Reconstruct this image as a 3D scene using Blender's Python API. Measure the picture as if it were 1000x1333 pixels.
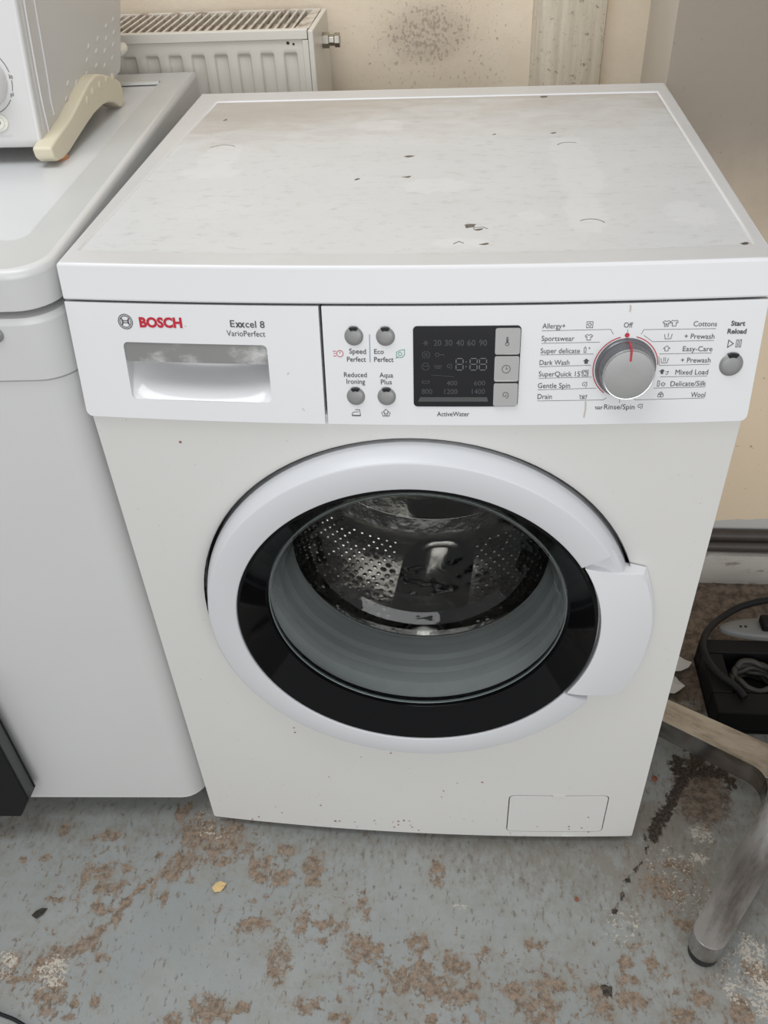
import bpy, bmesh, math, random
import numpy as np
from mathutils import Vector, Matrix, noise as mnoise

for o in list(bpy.data.objects):
    bpy.data.objects.remove(o, do_unlink=True)
S = bpy.context.scene
C = S.collection
PI = math.pi

# ------------------------------------------------------------------ camera
cd = bpy.data.cameras.new('camera')
cam = bpy.data.objects.new('camera', cd)
C.objects.link(cam)
cam.location = (0.0484, -0.6662, 1.1509)
cam.rotation_euler = (0.8768, 0.0414, 0.0762)
cd.sensor_fit = 'VERTICAL'
cd.sensor_height = 24.0
cd.lens = 1137.24 / 1333 * 24.0
cd.clip_start = 0.02
S.camera = cam

# ------------------------------------------------------------------ world, lights, exposure
w = bpy.data.worlds.new('world')
S.world = w
w.use_nodes = True
bg = w.node_tree.nodes['Background']
bg.inputs['Color'].default_value = (0.97, 0.98, 1.0, 1)
bg.inputs['Strength'].default_value = 0.55

def area(name, loc, target, sx, sy, power, color):
    l = bpy.data.lights.new(name, 'AREA')
    l.shape = 'RECTANGLE'; l.size = sx; l.size_y = sy
    l.energy = power; l.color = color
    o = bpy.data.objects.new(name, l); C.objects.link(o)
    o.location = loc
    o.rotation_euler = (Vector(target) - Vector(loc)).to_track_quat('-Z', 'Y').to_euler()
    return o
area('open_doorway', (0.7, -3.2, 1.35), (0.0, 0.2, 0.6), 3.2, 1.5, 48, (0.98, 0.99, 1.0))
area('ceiling_panel', (-0.6, -0.25, 2.55), (-0.45, 0.1, 0.5), 1.6, 0.9, 22, (0.96, 0.98, 1.0))

S.view_settings.view_transform = 'Standard'
S.view_settings.look = 'None'
S.view_settings.gamma = 1.0
S.view_settings.use_curve_mapping = False
S.view_settings.exposure = 0.0

PANEL_TEXT = [
  ('BOSCH',-0.2327,0.7948,-0.1938,0.7952,0.00796,'red',1.5),
  ('E',-0.1508,0.7965,-0.1468,0.7964,0.00581,'ink',0.25),
  ('xx',-0.1463,0.7964,-0.1378,0.7963,0.00581,'ink',1.0),
  ('cel 8',-0.1374,0.7963,-0.1204,0.7960,0.00581,'ink',0.25),
  ('VarioPerfect',-0.1548,0.7886,-0.1206,0.7884,0.00486,'ink',0.02),
  ('Speed',-0.0480,0.7745,-0.0334,0.7742,0.00435,'ink',0.25),
  ('Perfect',-0.0503,0.7674,-0.0337,0.7674,0.00420,'ink',0.25),
  ('Eco',-0.0263,0.7743,-0.0180,0.7743,0.00415,'ink',0.25),
  ('Perfect',-0.0266,0.7674,-0.0097,0.7673,0.00419,'ink',0.25),
  ('Reduced',-0.0536,0.7535,-0.0335,0.7535,0.00428,'ink',0.2),
  ('Ironing',-0.0516,0.7474,-0.0352,0.7474,0.00432,'ink',0.2),
  ('Aqua',-0.0223,0.7534,-0.0104,0.7533,0.00427,'ink',0.2),
  ('Plus',-0.0213,0.7471,-0.0117,0.7472,0.00430,'ink',0.2),
  ('ActiveWater',0.0280,0.7180,0.0565,0.7180,0.00404,'ink',0.2),
  ('Allergy+',0.1159,0.7955,0.1349,0.7952,0.00414,'ink',0.02),
  ('Sportswear',0.1158,0.7849,0.1431,0.7845,0.00419,'ink',0.02),
  ('Super delicate',0.1156,0.7743,0.1487,0.7738,0.00425,'ink',0.02),
  ('Dark Wash',0.1154,0.7640,0.1406,0.7639,0.00431,'ink',0.02),
  ("SuperQuick 15'",0.1153,0.7540,0.1516,0.7535,0.00437,'ink',0.02),
  ('Gentle Spin',0.1151,0.7435,0.1428,0.7433,0.00443,'ink',0.02),
  ('Drain',0.1155,0.7336,0.1278,0.7335,0.00448,'ink',0.02),
  ('Off',0.1832,0.7949,0.1905,0.7947,0.00432,'ink',0.02),
  ('Cottons',0.2404,0.7946,0.2597,0.7940,0.00411,'ink',0.02),
  ('+ Prewash',0.2344,0.7843,0.2593,0.7835,0.00417,'ink',0.02),
  ('Easy-Care',0.2345,0.7736,0.2593,0.7728,0.00423,'ink',0.02),
  ('+ Prewash',0.2342,0.7638,0.2592,0.7631,0.00429,'ink',0.02),
  ('Mixed Load',0.2311,0.7533,0.2587,0.7527,0.00435,'ink',0.02),
  ('Delicate/Silk',0.2283,0.7431,0.2586,0.7427,0.00440,'ink',0.02),
  ('Wool',0.2471,0.7327,0.2593,0.7325,0.00445,'ink',0.02),
  ('Rinse/Spin',0.1737,0.7234,0.2001,0.7228,0.00453,'ink',0.02),
  ('Start',0.2713,0.7941,0.2829,0.7937,0.00391,'ink',0.8),
  ('Reload',0.2694,0.7875,0.2850,0.7870,0.00394,'ink',0.8),
]
DISPLAY_TEXT = [
  ('20',0.0250,0.7818,0.0314,0.7818,0.00501,'dim',0.1),
  ('30',0.0343,0.7818,0.0409,0.7818,0.00501,'dim',0.1),
  ('40',0.0440,0.7818,0.0506,0.7817,0.00501,'dim',0.1),
  ('60',0.0535,0.7817,0.0603,0.7817,0.00500,'dim',0.1),
  ('90',0.0635,0.7816,0.0701,0.7816,0.00499,'dim',0.1),
  ('400',0.0363,0.7468,0.0455,0.7468,0.00408,'dim',0.1),
  ('600',0.0600,0.7467,0.0697,0.7467,0.00407,'dim',0.1),
  ('800',0.0145,0.7389,0.0238,0.7389,0.00452,'dim',0.1),
  ('1200',0.0343,0.7389,0.0458,0.7389,0.00451,'dim',0.1),
  ('1400',0.0583,0.7389,0.0696,0.7389,0.00450,'dim',0.1),
]
PANEL_LINES = [
  [(0.11565, 0.79346), (0.17263, 0.79368), (0.17529, 0.78948)],
  [(0.11589, 0.78279), (0.1647, 0.78302)],
  [(0.11567, 0.77283), (0.16028, 0.77297)],
  [(0.11546, 0.76252), (0.1591, 0.76315)],
  [(0.11524, 0.75228), (0.16044, 0.75272)],
  [(0.11522, 0.74191), (0.1651, 0.74276)],
  [(0.11539, 0.73184), (0.17243, 0.73195), (0.17499, 0.73391)],
  [(0.25937, 0.79198), (0.20007, 0.79284), (0.1983, 0.78895)],
  [(0.25931, 0.78205), (0.20843, 0.78245), (0.20064, 0.78806)],
  [(0.25915, 0.77135), (0.21528, 0.77175)],
  [(0.25881, 0.76157), (0.21675, 0.76169), (0.21534, 0.76963)],
  [(0.25833, 0.75124), (0.21885, 0.75169)],
  [(0.25834, 0.74162), (0.21446, 0.74172)],
  [(0.2588, 0.73165), (0.19993, 0.7314), (0.19802, 0.73345)],
  [(0.18645, 0.73325), (0.18666, 0.72921)],
  [(0.18685, 0.79336), (0.18676, 0.79047)],
  [(-0.02985, 0.79127), (-0.03014, 0.76701)],
]
BROWN = [(-0.349, 0.012, 0.011, 0.015), (-0.316, -0.019, 0.027, 0.028), (-0.277, -0.031, 0.027, 0.032), (-0.328, -0.061, 0.02, 0.013), (-0.34, -0.08, 0.013, 0.011), (-0.516, -0.024, 0.008, 0.009), (-0.445, -0.03, 0.016, 0.008), (-0.47, -0.036, 0.005, 0.005), (-0.56, -0.072, 0.007, 0.005), (-0.527, -0.068, 0.009, 0.005), (-0.46, -0.087, 0.008, 0.017), (-0.438, -0.086, 0.015, 0.013), (-0.429, -0.107, 0.015, 0.011), (-0.409, -0.108, 0.009, 0.009), (-0.404, -0.076, 0.01, 0.007), (-0.376, -0.102, 0.008, 0.004), (-0.365, -0.056, 0.006, 0.005), (-0.36, -0.103, 0.003, 0.025), (-0.341, -0.117, 0.004, 0.013), (-0.425, -0.137, 0.017, 0.008), (-0.394, -0.127, 0.008, 0.007), (-0.398, -0.148, 0.007, 0.01), (-0.416, -0.164, 0.008, 0.006), (-0.425, -0.182, 0.014, 0.01), (-0.438, -0.192, 0.01, 0.006), (-0.461, -0.196, 0.022, 0.008), (-0.47, -0.215, 0.024, 0.022), (-0.452, -0.248, 0.02, 0.024), (-0.52, -0.215, 0.014, 0.017), (-0.419, -0.255, 0.007, 0.006), (-0.393, -0.252, 0.007, 0.006), (-0.403, -0.198, 0.01, 0.005), (-0.419, -0.271, 0.008, 0.005), (-0.312, -0.088, 0.005, 0.007), (-0.217, -0.069, 0.017, 0.018), (-0.189, -0.081, 0.013, 0.011), (-0.177, -0.074, 0.006, 0.005), (-0.211, -0.145, 0.025, 0.01), (-0.15, -0.138, 0.01, 0.016), (-0.17, -0.19, 0.014, 0.026), (-0.248, -0.253, 0.027, 0.017), (-0.291, -0.265, 0.015, 0.007), (-0.21, -0.248, 0.011, 0.007), (-0.135, -0.239, 0.009, 0.01), (-0.187, -0.04, 0.013, 0.009), (-0.243, -0.043, 0.009, 0.005), (-0.492, -0.126, 0.017, 0.003), (0.153, -0.149, 0.014, 0.006), (0.174, -0.198, 0.024, 0.01), (0.126, -0.211, 0.014, 0.011), (0.159, -0.232, 0.023, 0.011), (0.269, -0.166, 0.01, 0.008), (0.3, -0.164, 0.01, 0.008), (0.27, -0.186, 0.015, 0.007), (0.235, -0.223, 0.013, 0.012), (0.229, -0.204, 0.01, 0.01), (0.267, -0.209, 0.02, 0.01), (0.353, -0.203, 0.013, 0.011), (0.327, -0.224, 0.016, 0.009), (0.324, -0.058, 0.022, 0.012), (0.34, -0.073, 0.022, 0.009), (0.368, -0.036, 0.011, 0.012), (0.397, -0.213, 0.013, 0.019), (0.427, -0.17, 0.017, 0.02), (0.35, -0.113, 0.014, 0.009), (0.279, -0.145, 0.01, 0.005), (0.343, -0.03, 0.015, 0.008), (-0.144, -0.061, 0.015, 0.02), (-0.179, -0.073, 0.015, 0.006), (-0.142, -0.083, 0.01, 0.005), (-0.072, -0.104, 0.006, 0.011), (-0.064, -0.124, 0.007, 0.009), (-0.149, -0.142, 0.009, 0.009), (-0.109, -0.14, 0.02, 0.008), (-0.121, -0.16, 0.009, 0.005), (-0.074, -0.156, 0.011, 0.009), (-0.062, -0.169, 0.025, 0.017), (0.005, -0.158, 0.011, 0.014), (0.004, -0.202, 0.038, 0.016), (0.045, -0.213, 0.041, 0.016), (0.017, -0.188, 0.017, 0.01), (-0.166, -0.192, 0.011, 0.02), (-0.127, -0.241, 0.019, 0.009), (-0.085, -0.252, 0.013, 0.006), (0.055, -0.179, 0.017, 0.013), (0.127, -0.208, 0.017, 0.01), (0.157, -0.225, 0.023, 0.019), (0.158, -0.148, 0.012, 0.007), (0.027, -0.06, 0.009, 0.02), (0.094, -0.16, 0.007, 0.005), (0.045, -0.173, 0.005, 0.01), (0.026, -0.246, 0.007, 0.006)]
# ------------------------------------------------------------------ node helpers
class Mat:
    def __init__(s, name, rough=0.5, metal=0.0, color=(0.8, 0.8, 0.8), coat=0.0, spec=0.5):
        s.m = bpy.data.materials.new(name); s.m.use_nodes = True
        s.t = s.m.node_tree; s.b = s.t.nodes['Principled BSDF']
        s.b.inputs['Base Color'].default_value = (*color, 1)
        s.b.inputs['Roughness'].default_value = rough
        s.b.inputs['Metallic'].default_value = metal
        s.b.inputs['Coat Weight'].default_value = coat
        s.b.inputs['Coat Roughness'].default_value = 0.08
        s.b.inputs['Specular IOR Level'].default_value = spec
        s.co = None
    def put(s, sock, v):
        if isinstance(v, bpy.types.NodeSocket): s.t.links.new(v, sock)
        elif isinstance(v, (tuple, list)) and len(v) == 3 and sock.type == 'RGBA': sock.default_value = (*v, 1)
        else: sock.default_value = v
    def coords(s, scale=(1, 1, 1)):
        if s.co is None:
            s.co = s.t.nodes.new('ShaderNodeTexCoord')
        if scale == (1, 1, 1): return s.co.outputs['Object']
        mp = s.t.nodes.new('ShaderNodeMapping'); mp.inputs['Scale'].default_value = scale
        s.t.links.new(s.co.outputs['Object'], mp.inputs['Vector'])
        return mp.outputs['Vector']
    def noise(s, scale, detail=4, rough=0.55, stretch=(1, 1, 1), dist=0.0):
        n = s.t.nodes.new('ShaderNodeTexNoise')
        n.inputs['Scale'].default_value = scale; n.inputs['Detail'].default_value = detail
        n.inputs['Roughness'].default_value = rough; n.inputs['Distortion'].default_value = dist
        s.t.links.new(s.coords(stretch), n.inputs['Vector'])
        return n.outputs['Fac']
    def voronoi(s, scale, stretch=(1, 1, 1)):
        n = s.t.nodes.new('ShaderNodeTexVoronoi'); n.inputs['Scale'].default_value = scale
        s.t.links.new(s.coords(stretch), n.inputs['Vector'])
        return n.outputs['Distance']
    def attr(s, name):
        n = s.t.nodes.new('ShaderNodeAttribute'); n.attribute_name = name
        return n.outputs['Fac']
    def math(s, op, a, b=0.0, clamp=False):
        n = s.t.nodes.new('ShaderNodeMath'); n.operation = op; n.use_clamp = clamp
        s.put(n.inputs[0], a); s.put(n.inputs[1], b)
        return n.outputs[0]
    def step(s, v, lo, hi):
        n = s.t.nodes.new('ShaderNodeMapRange'); n.interpolation_type = 'SMOOTHSTEP'
        s.put(n.inputs['Value'], v)
        n.inputs['From Min'].default_value = lo; n.inputs['From Max'].default_value = hi
        return n.outputs['Result']
    def mix(s, f, a, b):
        n = s.t.nodes.new('ShaderNodeMix'); n.data_type = 'RGBA'
        s.put(n.inputs['Factor'], f); s.put(n.inputs['A'], a) if False else None
        ia = [i for i in n.inputs if i.type == 'RGBA']
        s.put(ia[0], a); s.put(ia[1], b)
        return [o for o in n.outputs if o.type == 'RGBA'][0]
    def color(s, c): s.put(s.b.inputs['Base Color'], c)
    def rough(s, r): s.put(s.b.inputs['Roughness'], r)
    def bump(s, h, strength=0.3, dist=0.002):
        n = s.t.nodes.new('ShaderNodeBump'); n.inputs['Strength'].default_value = strength
        n.inputs['Distance'].default_value = dist
        s.put(n.inputs['Height'], h); s.t.links.new(n.outputs['Normal'], s.b.inputs['Normal'])

M = {}
def simple(name, color, rough=0.5, metal=0.0, coat=0.0, var=0.06, scale=30, spec=0.5):
    k = Mat(name, rough, metal, color, coat, spec)
    if var:
        f = k.noise(scale, 5, 0.6)
        k.color(k.mix(f, tuple(c * (1 - var) for c in color), tuple(min(1, c * (1 + var)) for c in color)))
    M[name] = k.m
    return k

simple('enamel', (0.68, 0.672, 0.65), 0.32, var=0.025, scale=6)
k = simple('enamel_worn', (0.76, 0.755, 0.735), 0.32, var=0)
spots = k.step(k.noise(260, 2, 0.5), 0.735, 0.77)
low = k.attr('grime')
mask = k.math('MULTIPLY', spots, low)
k.color(k.mix(mask, k.mix(k.noise(5, 4), (0.66, 0.652, 0.625), (0.70, 0.692, 0.67)), (0.12, 0.06, 0.035)))
simple('white_plastic', (0.72, 0.722, 0.728), 0.27, var=0.02, scale=8)
k = Mat('lid_plastic', 0.3, 0.0, (0.7, 0.7, 0.7))
c = k.mix(k.math('MULTIPLY', k.attr('film_shade'), k.math('ADD', 0.55, k.math('MULTIPLY', k.noise(12, 6, 0.6), 0.5))), (0.72, 0.722, 0.728), (0.555, 0.552, 0.54))
k.color(c); M['lid_plastic'] = k.m
simple('panel_plastic', (0.71, 0.713, 0.72), 0.33, var=0.02, scale=10)
simple('door_plastic', (0.62, 0.628, 0.645), 0.36, var=0.015, scale=10)
simple('dryer_rim', (0.535, 0.54, 0.525), 0.32, var=0.06, scale=14)
simple('dryer_panel', (0.64, 0.65, 0.655), 0.26, var=0.03, scale=10)
simple('dust_line', (0.40, 0.385, 0.35), 0.6, var=0.3, scale=40)
simple('return_paint', (0.60, 0.555, 0.49), 0.5, var=0.05, scale=9)
simple('handle_plastic', (0.72, 0.727, 0.74), 0.36, var=0.015, scale=10)
simple('dryer_white', (0.62, 0.622, 0.612), 0.30, var=0.03, scale=7)
simple('mark_grey', (0.22, 0.21, 0.195), 0.6, var=0.2)
simple('mark_pale', (0.45, 0.445, 0.42), 0.6, var=0.1)
simple('drip_tan', (0.50, 0.43, 0.33), 0.5, var=0.15)
simple('dark_gap', (0.02, 0.02, 0.02), 0.8)
simple('ink', (0.055, 0.058, 0.065), 0.6, var=0)
simple('red_ink', (0.46, 0.012, 0.03), 0.5, var=0)
simple('green_ink', (0.08, 0.30, 0.22), 0.5, var=0)
simple('blue_ink', (0.16, 0.26, 0.36), 0.5, var=0)
simple('display_ink', (0.05, 0.05, 0.052), 0.5, var=0)
simple('segment_ink', (0.15, 0.15, 0.15), 0.5, var=0)
simple('display_black', (0.006, 0.006, 0.007), 0.12, var=0)
simple('silver_plastic', (0.25, 0.25, 0.245), 0.42, 0.2, var=0.05, scale=200)
simple('key_plastic', (0.36, 0.36, 0.35), 0.45, 0.2, var=0.04, scale=60)
simple('dial_metal', (0.30, 0.30, 0.292), 0.42, 0.35, var=0.05, scale=120)
simple('dial_rim', (0.45, 0.45, 0.45), 0.2, 0.8, var=0)
simple('dial_side', (0.16, 0.16, 0.168), 0.3, 0.6, var=0)
k = simple('worn_silver', (0.3, 0.3, 0.3), 0.4, 0.3, var=0)
k.color(k.mix(k.step(k.noise(26, 6, 0.6, (1, 1, 1.6)), 0.47, 0.72), (0.25, 0.247, 0.24), (0.60, 0.60, 0.59)))
k = simple('black_glass', (0.003, 0.003, 0.0035), 0.07, var=0); k.b.inputs['Specular IOR Level'].default_value = 0.2
simple('glass_edge', (0.20, 0.235, 0.23), 0.06, var=0)
simple('highlight_white', (0.75, 0.75, 0.72), 0.3, var=0)  # painted highlight on the door seal's edge
simple('grip_gloss', (0.72, 0.722, 0.728), 0.12, var=0)
simple('gasket_rubber', (0.56, 0.585, 0.58), 0.42, var=0.10, scale=25)
k = simple('steel_drum', (0.34, 0.325, 0.305), 0.15, 1.0, var=0.06, scale=60)
k.bump(k.noise(22, 4), 0.35, 0.006)
simple('steel_smooth', (0.42, 0.41, 0.395), 0.12, 1.0, var=0.03, scale=40)
simple('hole_dark', (0.006, 0.006, 0.006), 0.7, var=0)
# thin glass: fresnel reflection over clear transmission
g = bpy.data.materials.new('bowl_glass'); g.use_nodes = True
t = g.node_tree; t.nodes.remove(t.nodes['Principled BSDF'])
fr = t.nodes.new('ShaderNodeFresnel'); fr.inputs['IOR'].default_value = 1.5
tr = t.nodes.new('ShaderNodeBsdfTransparent'); tr.inputs['Color'].default_value = (0.90, 0.925, 0.92, 1)
gl = t.nodes.new('ShaderNodeBsdfGlossy'); gl.inputs['Roughness'].default_value = 0.03
gl.inputs['Color'].default_value = (1, 1, 1, 1)
bp = t.nodes.new('ShaderNodeBump'); bp.inputs['Strength'].default_value = 0.45; bp.inputs['Distance'].default_value = 0.01
nz = t.nodes.new('ShaderNodeTexNoise'); nz.inputs['Scale'].default_value = 20
tc = t.nodes.new('ShaderNodeTexCoord')
t.links.new(tc.outputs['Object'], nz.inputs['Vector']); t.links.new(nz.outputs['Fac'], bp.inputs['Height'])
t.links.new(bp.outputs['Normal'], gl.inputs['Normal'])
mx = t.nodes.new('ShaderNodeMixShader')
t.links.new(fr.outputs[0], mx.inputs[0]); t.links.new(tr.outputs[0], mx.inputs[1]); t.links.new(gl.outputs[0], mx.inputs[2])
t.links.new(mx.outputs[0], t.nodes['Material Output'].inputs['Surface'])
M['bowl_glass'] = g

# worn grey top of the machine
k = Mat('worn_top', 0.33, 0.0, (0.6, 0.6, 0.58))
gr, sc, sp = k.attr('grime'), k.attr('scuff'), k.attr('spot')
base = k.mix(k.noise(9, 6, 0.6, (1, 1.6, 1)), (0.58, 0.587, 0.585), (0.66, 0.668, 0.668))
dirt = k.math('ADD', gr, k.math('MULTIPLY', k.math('SUBTRACT', k.noise(16, 7, 0.65, (1, 2.2, 1), 0.6), 0.5), 0.9))
c = k.mix(k.step(dirt, 0.25, 1.0), base, (0.44, 0.405, 0.365))
c = k.mix(k.math('MULTIPLY', k.step(k.noise(60, 6, 0.7, (1, 2, 1)), 0.52, 0.70), 0.45), c, (0.44, 0.415, 0.375))
scm = k.step(k.math('ADD', sc, k.math('MULTIPLY', k.math('SUBTRACT', k.noise(70, 5, 0.7), 0.5), 0.9)), 0.42, 0.62)
c = k.mix(k.math('MULTIPLY', scm, 0.38), c, (0.72, 0.725, 0.73))
c = k.mix(k.step(k.math('ADD', sp, k.math('MULTIPLY', k.math('SUBTRACT', k.noise(220, 3), 0.5), 0.6)), 0.45, 0.55), c, (0.10, 0.085, 0.07))
k.color(c); k.rough(k.math('ADD', 0.27, k.math('MULTIPLY', k.noise(25, 5), 0.2)))
k.bump(k.noise(300, 3), 0.05, 0.001)
M['worn_top'] = k.m

# floor: grey-blue paint, worn to brown concrete
k = Mat('painted_floor', 0.5, 0.0, (0.3, 0.33, 0.34))
wr, pa, dk = k.attr('wear'), k.attr('pale'), k.attr('stain')
n1 = k.noise(4.0, 6, 0.6); n2 = k.noise(75, 8, 0.75, dist=0.5); n3 = k.noise(240, 6, 0.75); n4 = k.noise(150, 5, 0.7, (1.0, 0.45, 1))
fm = k.attr('film_shade')
c0 = lambda a: k.math('SUBTRACT', a, 0.5)
paint = k.mix(k.step(n1, 0.35, 0.65), (0.262, 0.283, 0.278), (0.305, 0.314, 0.30))
paint = k.mix(k.math('MULTIPLY', k.step(k.noise(26, 6, 0.7), 0.42, 0.68), 0.45), paint, (0.25, 0.24, 0.205))
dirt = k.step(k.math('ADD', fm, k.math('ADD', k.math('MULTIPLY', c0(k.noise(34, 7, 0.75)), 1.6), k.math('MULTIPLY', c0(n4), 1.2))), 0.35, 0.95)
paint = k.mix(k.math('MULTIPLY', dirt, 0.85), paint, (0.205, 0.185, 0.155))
chips = k.step(n4, 0.575, 0.645)
paint = k.mix(k.math('MULTIPLY', chips, 0.7), paint, (0.135, 0.115, 0.095))
paint = k.mix(k.math('MULTIPLY', k.step(n3, 0.66, 0.72), 0.3), paint, (0.42, 0.42, 0.40))
haze = k.step(k.math('ADD', wr, k.math('ADD', k.math('MULTIPLY', c0(n2), 1.6), k.math('MULTIPLY', c0(k.noise(14, 6, 0.65)), 1.4))), 0.15, 0.75)
paint = k.mix(k.math('MULTIPLY', haze, 0.6), paint, (0.235, 0.20, 0.16))
brown = k.mix(k.step(k.noise(110, 6, 0.75), 0.36, 0.62), (0.12, 0.082, 0.054), (0.295, 0.215, 0.15))
brown = k.mix(k.math('MULTIPLY', k.step(n3, 0.55, 0.66), 0.7), brown, (0.40, 0.335, 0.265))
m1 = k.math('ADD', wr, k.math('ADD', k.math('MULTIPLY', c0(n2), 2.2), k.math('MULTIPLY', c0(n4), 1.5)))
c = k.mix(k.math('MULTIPLY', k.step(m1, 0.47, 0.62), 0.88), paint, brown)
m2 = k.math('ADD', pa, k.math('ADD', k.math('MULTIPLY', c0(n2), 1.7), k.math('MULTIPLY', c0(n3), 2.4)))
c = k.mix(k.step(m2, 0.55, 0.66), c, (0.50, 0.46, 0.39))
far = k.attr('bare')
c = k.mix(k.step(k.math('ADD', far, k.math('MULTIPLY', c0(n2), 1.5)), 0.35, 0.65), c, k.mix(k.step(k.noise(60, 7, 0.75), 0.38, 0.62), (0.075, 0.057, 0.042), (0.215, 0.165, 0.125)))
m3 = k.math('ADD', dk, k.math('ADD', k.math('MULTIPLY', c0(n2), 1.5), k.math('MULTIPLY', c0(n4), 0.9)))
c = k.mix(k.step(m3, 0.45, 0.62), c, k.mix(k.step(n3, 0.45, 0.6), (0.022, 0.017, 0.013), (0.085, 0.066, 0.05)))
k.color(c)
k.rough(k.mix(k.step(m1, 0.5, 0.6), (0.42, 0.42, 0.42), (0.8, 0.8, 0.8)))
k.bump(k.math('SUBTRACT', k.math('MULTIPLY', n4, 0.5), k.step(m1, 0.48, 0.60)), 0.4, 0.0012)
M['painted_floor'] = k.m

# walls
k = Mat('wall_back', 0.75, 0.0, (0.7, 0.6, 0.5))
n1 = k.noise(6, 6, 0.6); n3 = k.noise(120, 3, 0.6)
c = k.mix(k.step(n1, 0.3, 0.7), (0.77, 0.655, 0.505), (0.84, 0.74, 0.595))
md = k.attr('mould')
sp = k.math('ADD', k.noise(190, 5, 0.75, (1, 1, 0.8)), k.math('MULTIPLY', md, 0.165))
dots = k.step(sp, 0.655, 0.715)
c = k.mix(k.math('MULTIPLY', dots, 0.55), c, (0.16, 0.13, 0.105))
c = k.mix(k.math('MULTIPLY', k.step(md, 0.05, 1.0), 0.45), c, (0.33, 0.27, 0.22))
k.color(c); k.bump(k.noise(60, 6, 0.7), 0.35, 0.003)
M['wall_back'] = k.m
k = Mat('pilaster_plaster', 0.7, 0.0, (0.6, 0.5, 0.4))
st = k.noise(60, 5, 0.65, (1, 1, 0.06)); sp = k.noise(130, 4, 0.7)
c = k.mix(k.step(st, 0.35, 0.65), (0.58, 0.51, 0.405), (0.74, 0.665, 0.54))
c = k.mix(k.math('MULTIPLY', k.step(sp, 0.58, 0.7), 0.7), c, (0.20, 0.16, 0.12))
k.color(c); k.bump(k.noise(150, 5, 0.7), 0.4, 0.002)
M['pilaster_plaster'] = k.m
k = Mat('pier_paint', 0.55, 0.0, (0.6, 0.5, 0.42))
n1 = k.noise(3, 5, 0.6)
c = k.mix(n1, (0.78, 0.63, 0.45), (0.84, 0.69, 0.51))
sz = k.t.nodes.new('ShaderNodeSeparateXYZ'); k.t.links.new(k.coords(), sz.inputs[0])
film_shade = k.step(k.math('ADD', sz.outputs['Z'], k.math('MULTIPLY', k.math('SUBTRACT', n1, 0.5), 0.5)), 0.35, 0.80)
c = k.mix(film_shade, c, (0.29, 0.245, 0.198))            # shade on the upper pier painted into the colour, darker with height
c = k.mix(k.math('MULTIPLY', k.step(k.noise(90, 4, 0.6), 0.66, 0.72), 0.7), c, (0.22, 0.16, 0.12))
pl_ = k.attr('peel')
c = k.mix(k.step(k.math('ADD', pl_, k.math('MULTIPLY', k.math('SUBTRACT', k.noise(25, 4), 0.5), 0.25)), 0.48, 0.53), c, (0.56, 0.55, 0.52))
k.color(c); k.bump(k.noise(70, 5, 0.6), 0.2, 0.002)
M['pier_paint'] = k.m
k = Mat('plinth_paint', 0.7, 0.0, (0.5, 0.48, 0.44))
c = k.mix(k.step(k.noise(26, 6, 0.7, (1, 1, 2.5)), 0.30, 0.47), (0.20, 0.16, 0.12), (0.50, 0.475, 0.43))
k.color(c); k.bump(k.noise(60, 6, 0.7), 0.5, 0.004)
M['plinth_paint'] = k.m
k = simple('pipe_paint', (0.055, 0.045, 0.038), 0.5, var=0.35, scale=40)
k = simple('chrome_worn', (0.48, 0.475, 0.46), 0.24, 1.0, var=0)
k.color(k.mix(k.step(k.noise(38, 7, 0.7, (0.25, 1, 1)), 0.42, 0.70), (0.47, 0.465, 0.455), (0.26, 0.245, 0.225)))
k.rough(k.math('ADD', 0.08, k.math('MULTIPLY', k.noise(30, 6, 0.7, (0.3, 1, 1)), 0.30)))
simple('black_rubber', (0.012, 0.012, 0.012), 0.5, var=0.2)
simple('black_plastic', (0.009, 0.009, 0.009), 0.6, var=0.2, scale=80, spec=0.2)
simple('black_matte', (0.009, 0.010, 0.009), 0.6, var=0.2, spec=0.25)
simple('casing_grey', (0.055, 0.060, 0.057), 0.45, var=0.1)
simple('cable_black', (0.011, 0.012, 0.013), 0.45, var=0.2, spec=0.3)
simple('cable_dusty', (0.042, 0.041, 0.036), 0.55, var=0.3, scale=60)
simple('socket_grey', (0.17, 0.175, 0.17), 0.45, var=0.12, scale=50)
simple('paper', (0.72, 0.71, 0.68), 0.8, var=0.05)
simple('radiator_paint', (0.67, 0.645, 0.585), 0.4, var=0.04, scale=12)
k = simple('grille_paint', (0.5, 0.46, 0.4), 0.5, var=0)
k.color(k.mix(k.step(k.noise(50, 5, 0.7), 0.45, 0.65), (0.60, 0.55, 0.48), (0.30, 0.23, 0.17)))
simple('radiator_inside', (0.13, 0.10, 0.08), 0.8, var=0.3, scale=50)
simple('valve_metal', (0.36, 0.34, 0.30), 0.3, 1.0, var=0.2, scale=50)
simple('oven_white', (0.60, 0.592, 0.583), 0.3, var=0.015)
simple('oven_side', (0.56, 0.55, 0.53), 0.36, var=0.03, scale=12)
simple('cream_plastic', (0.66, 0.605, 0.46), 0.45, var=0.05, scale=25)
simple('cream_light', (0.74, 0.73, 0.66), 0.35, var=0.03)
simple('orange_rubber', (0.50, 0.21, 0.09), 0.6)
simple('leaf_yellow', (0.62, 0.44, 0.20), 0.6, var=0.25, scale=120)
simple('debris_dark', (0.03, 0.026, 0.02), 0.8, var=0.3)
simple('debris_red', (0.26, 0.075, 0.035), 0.7, var=0.3)

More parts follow.
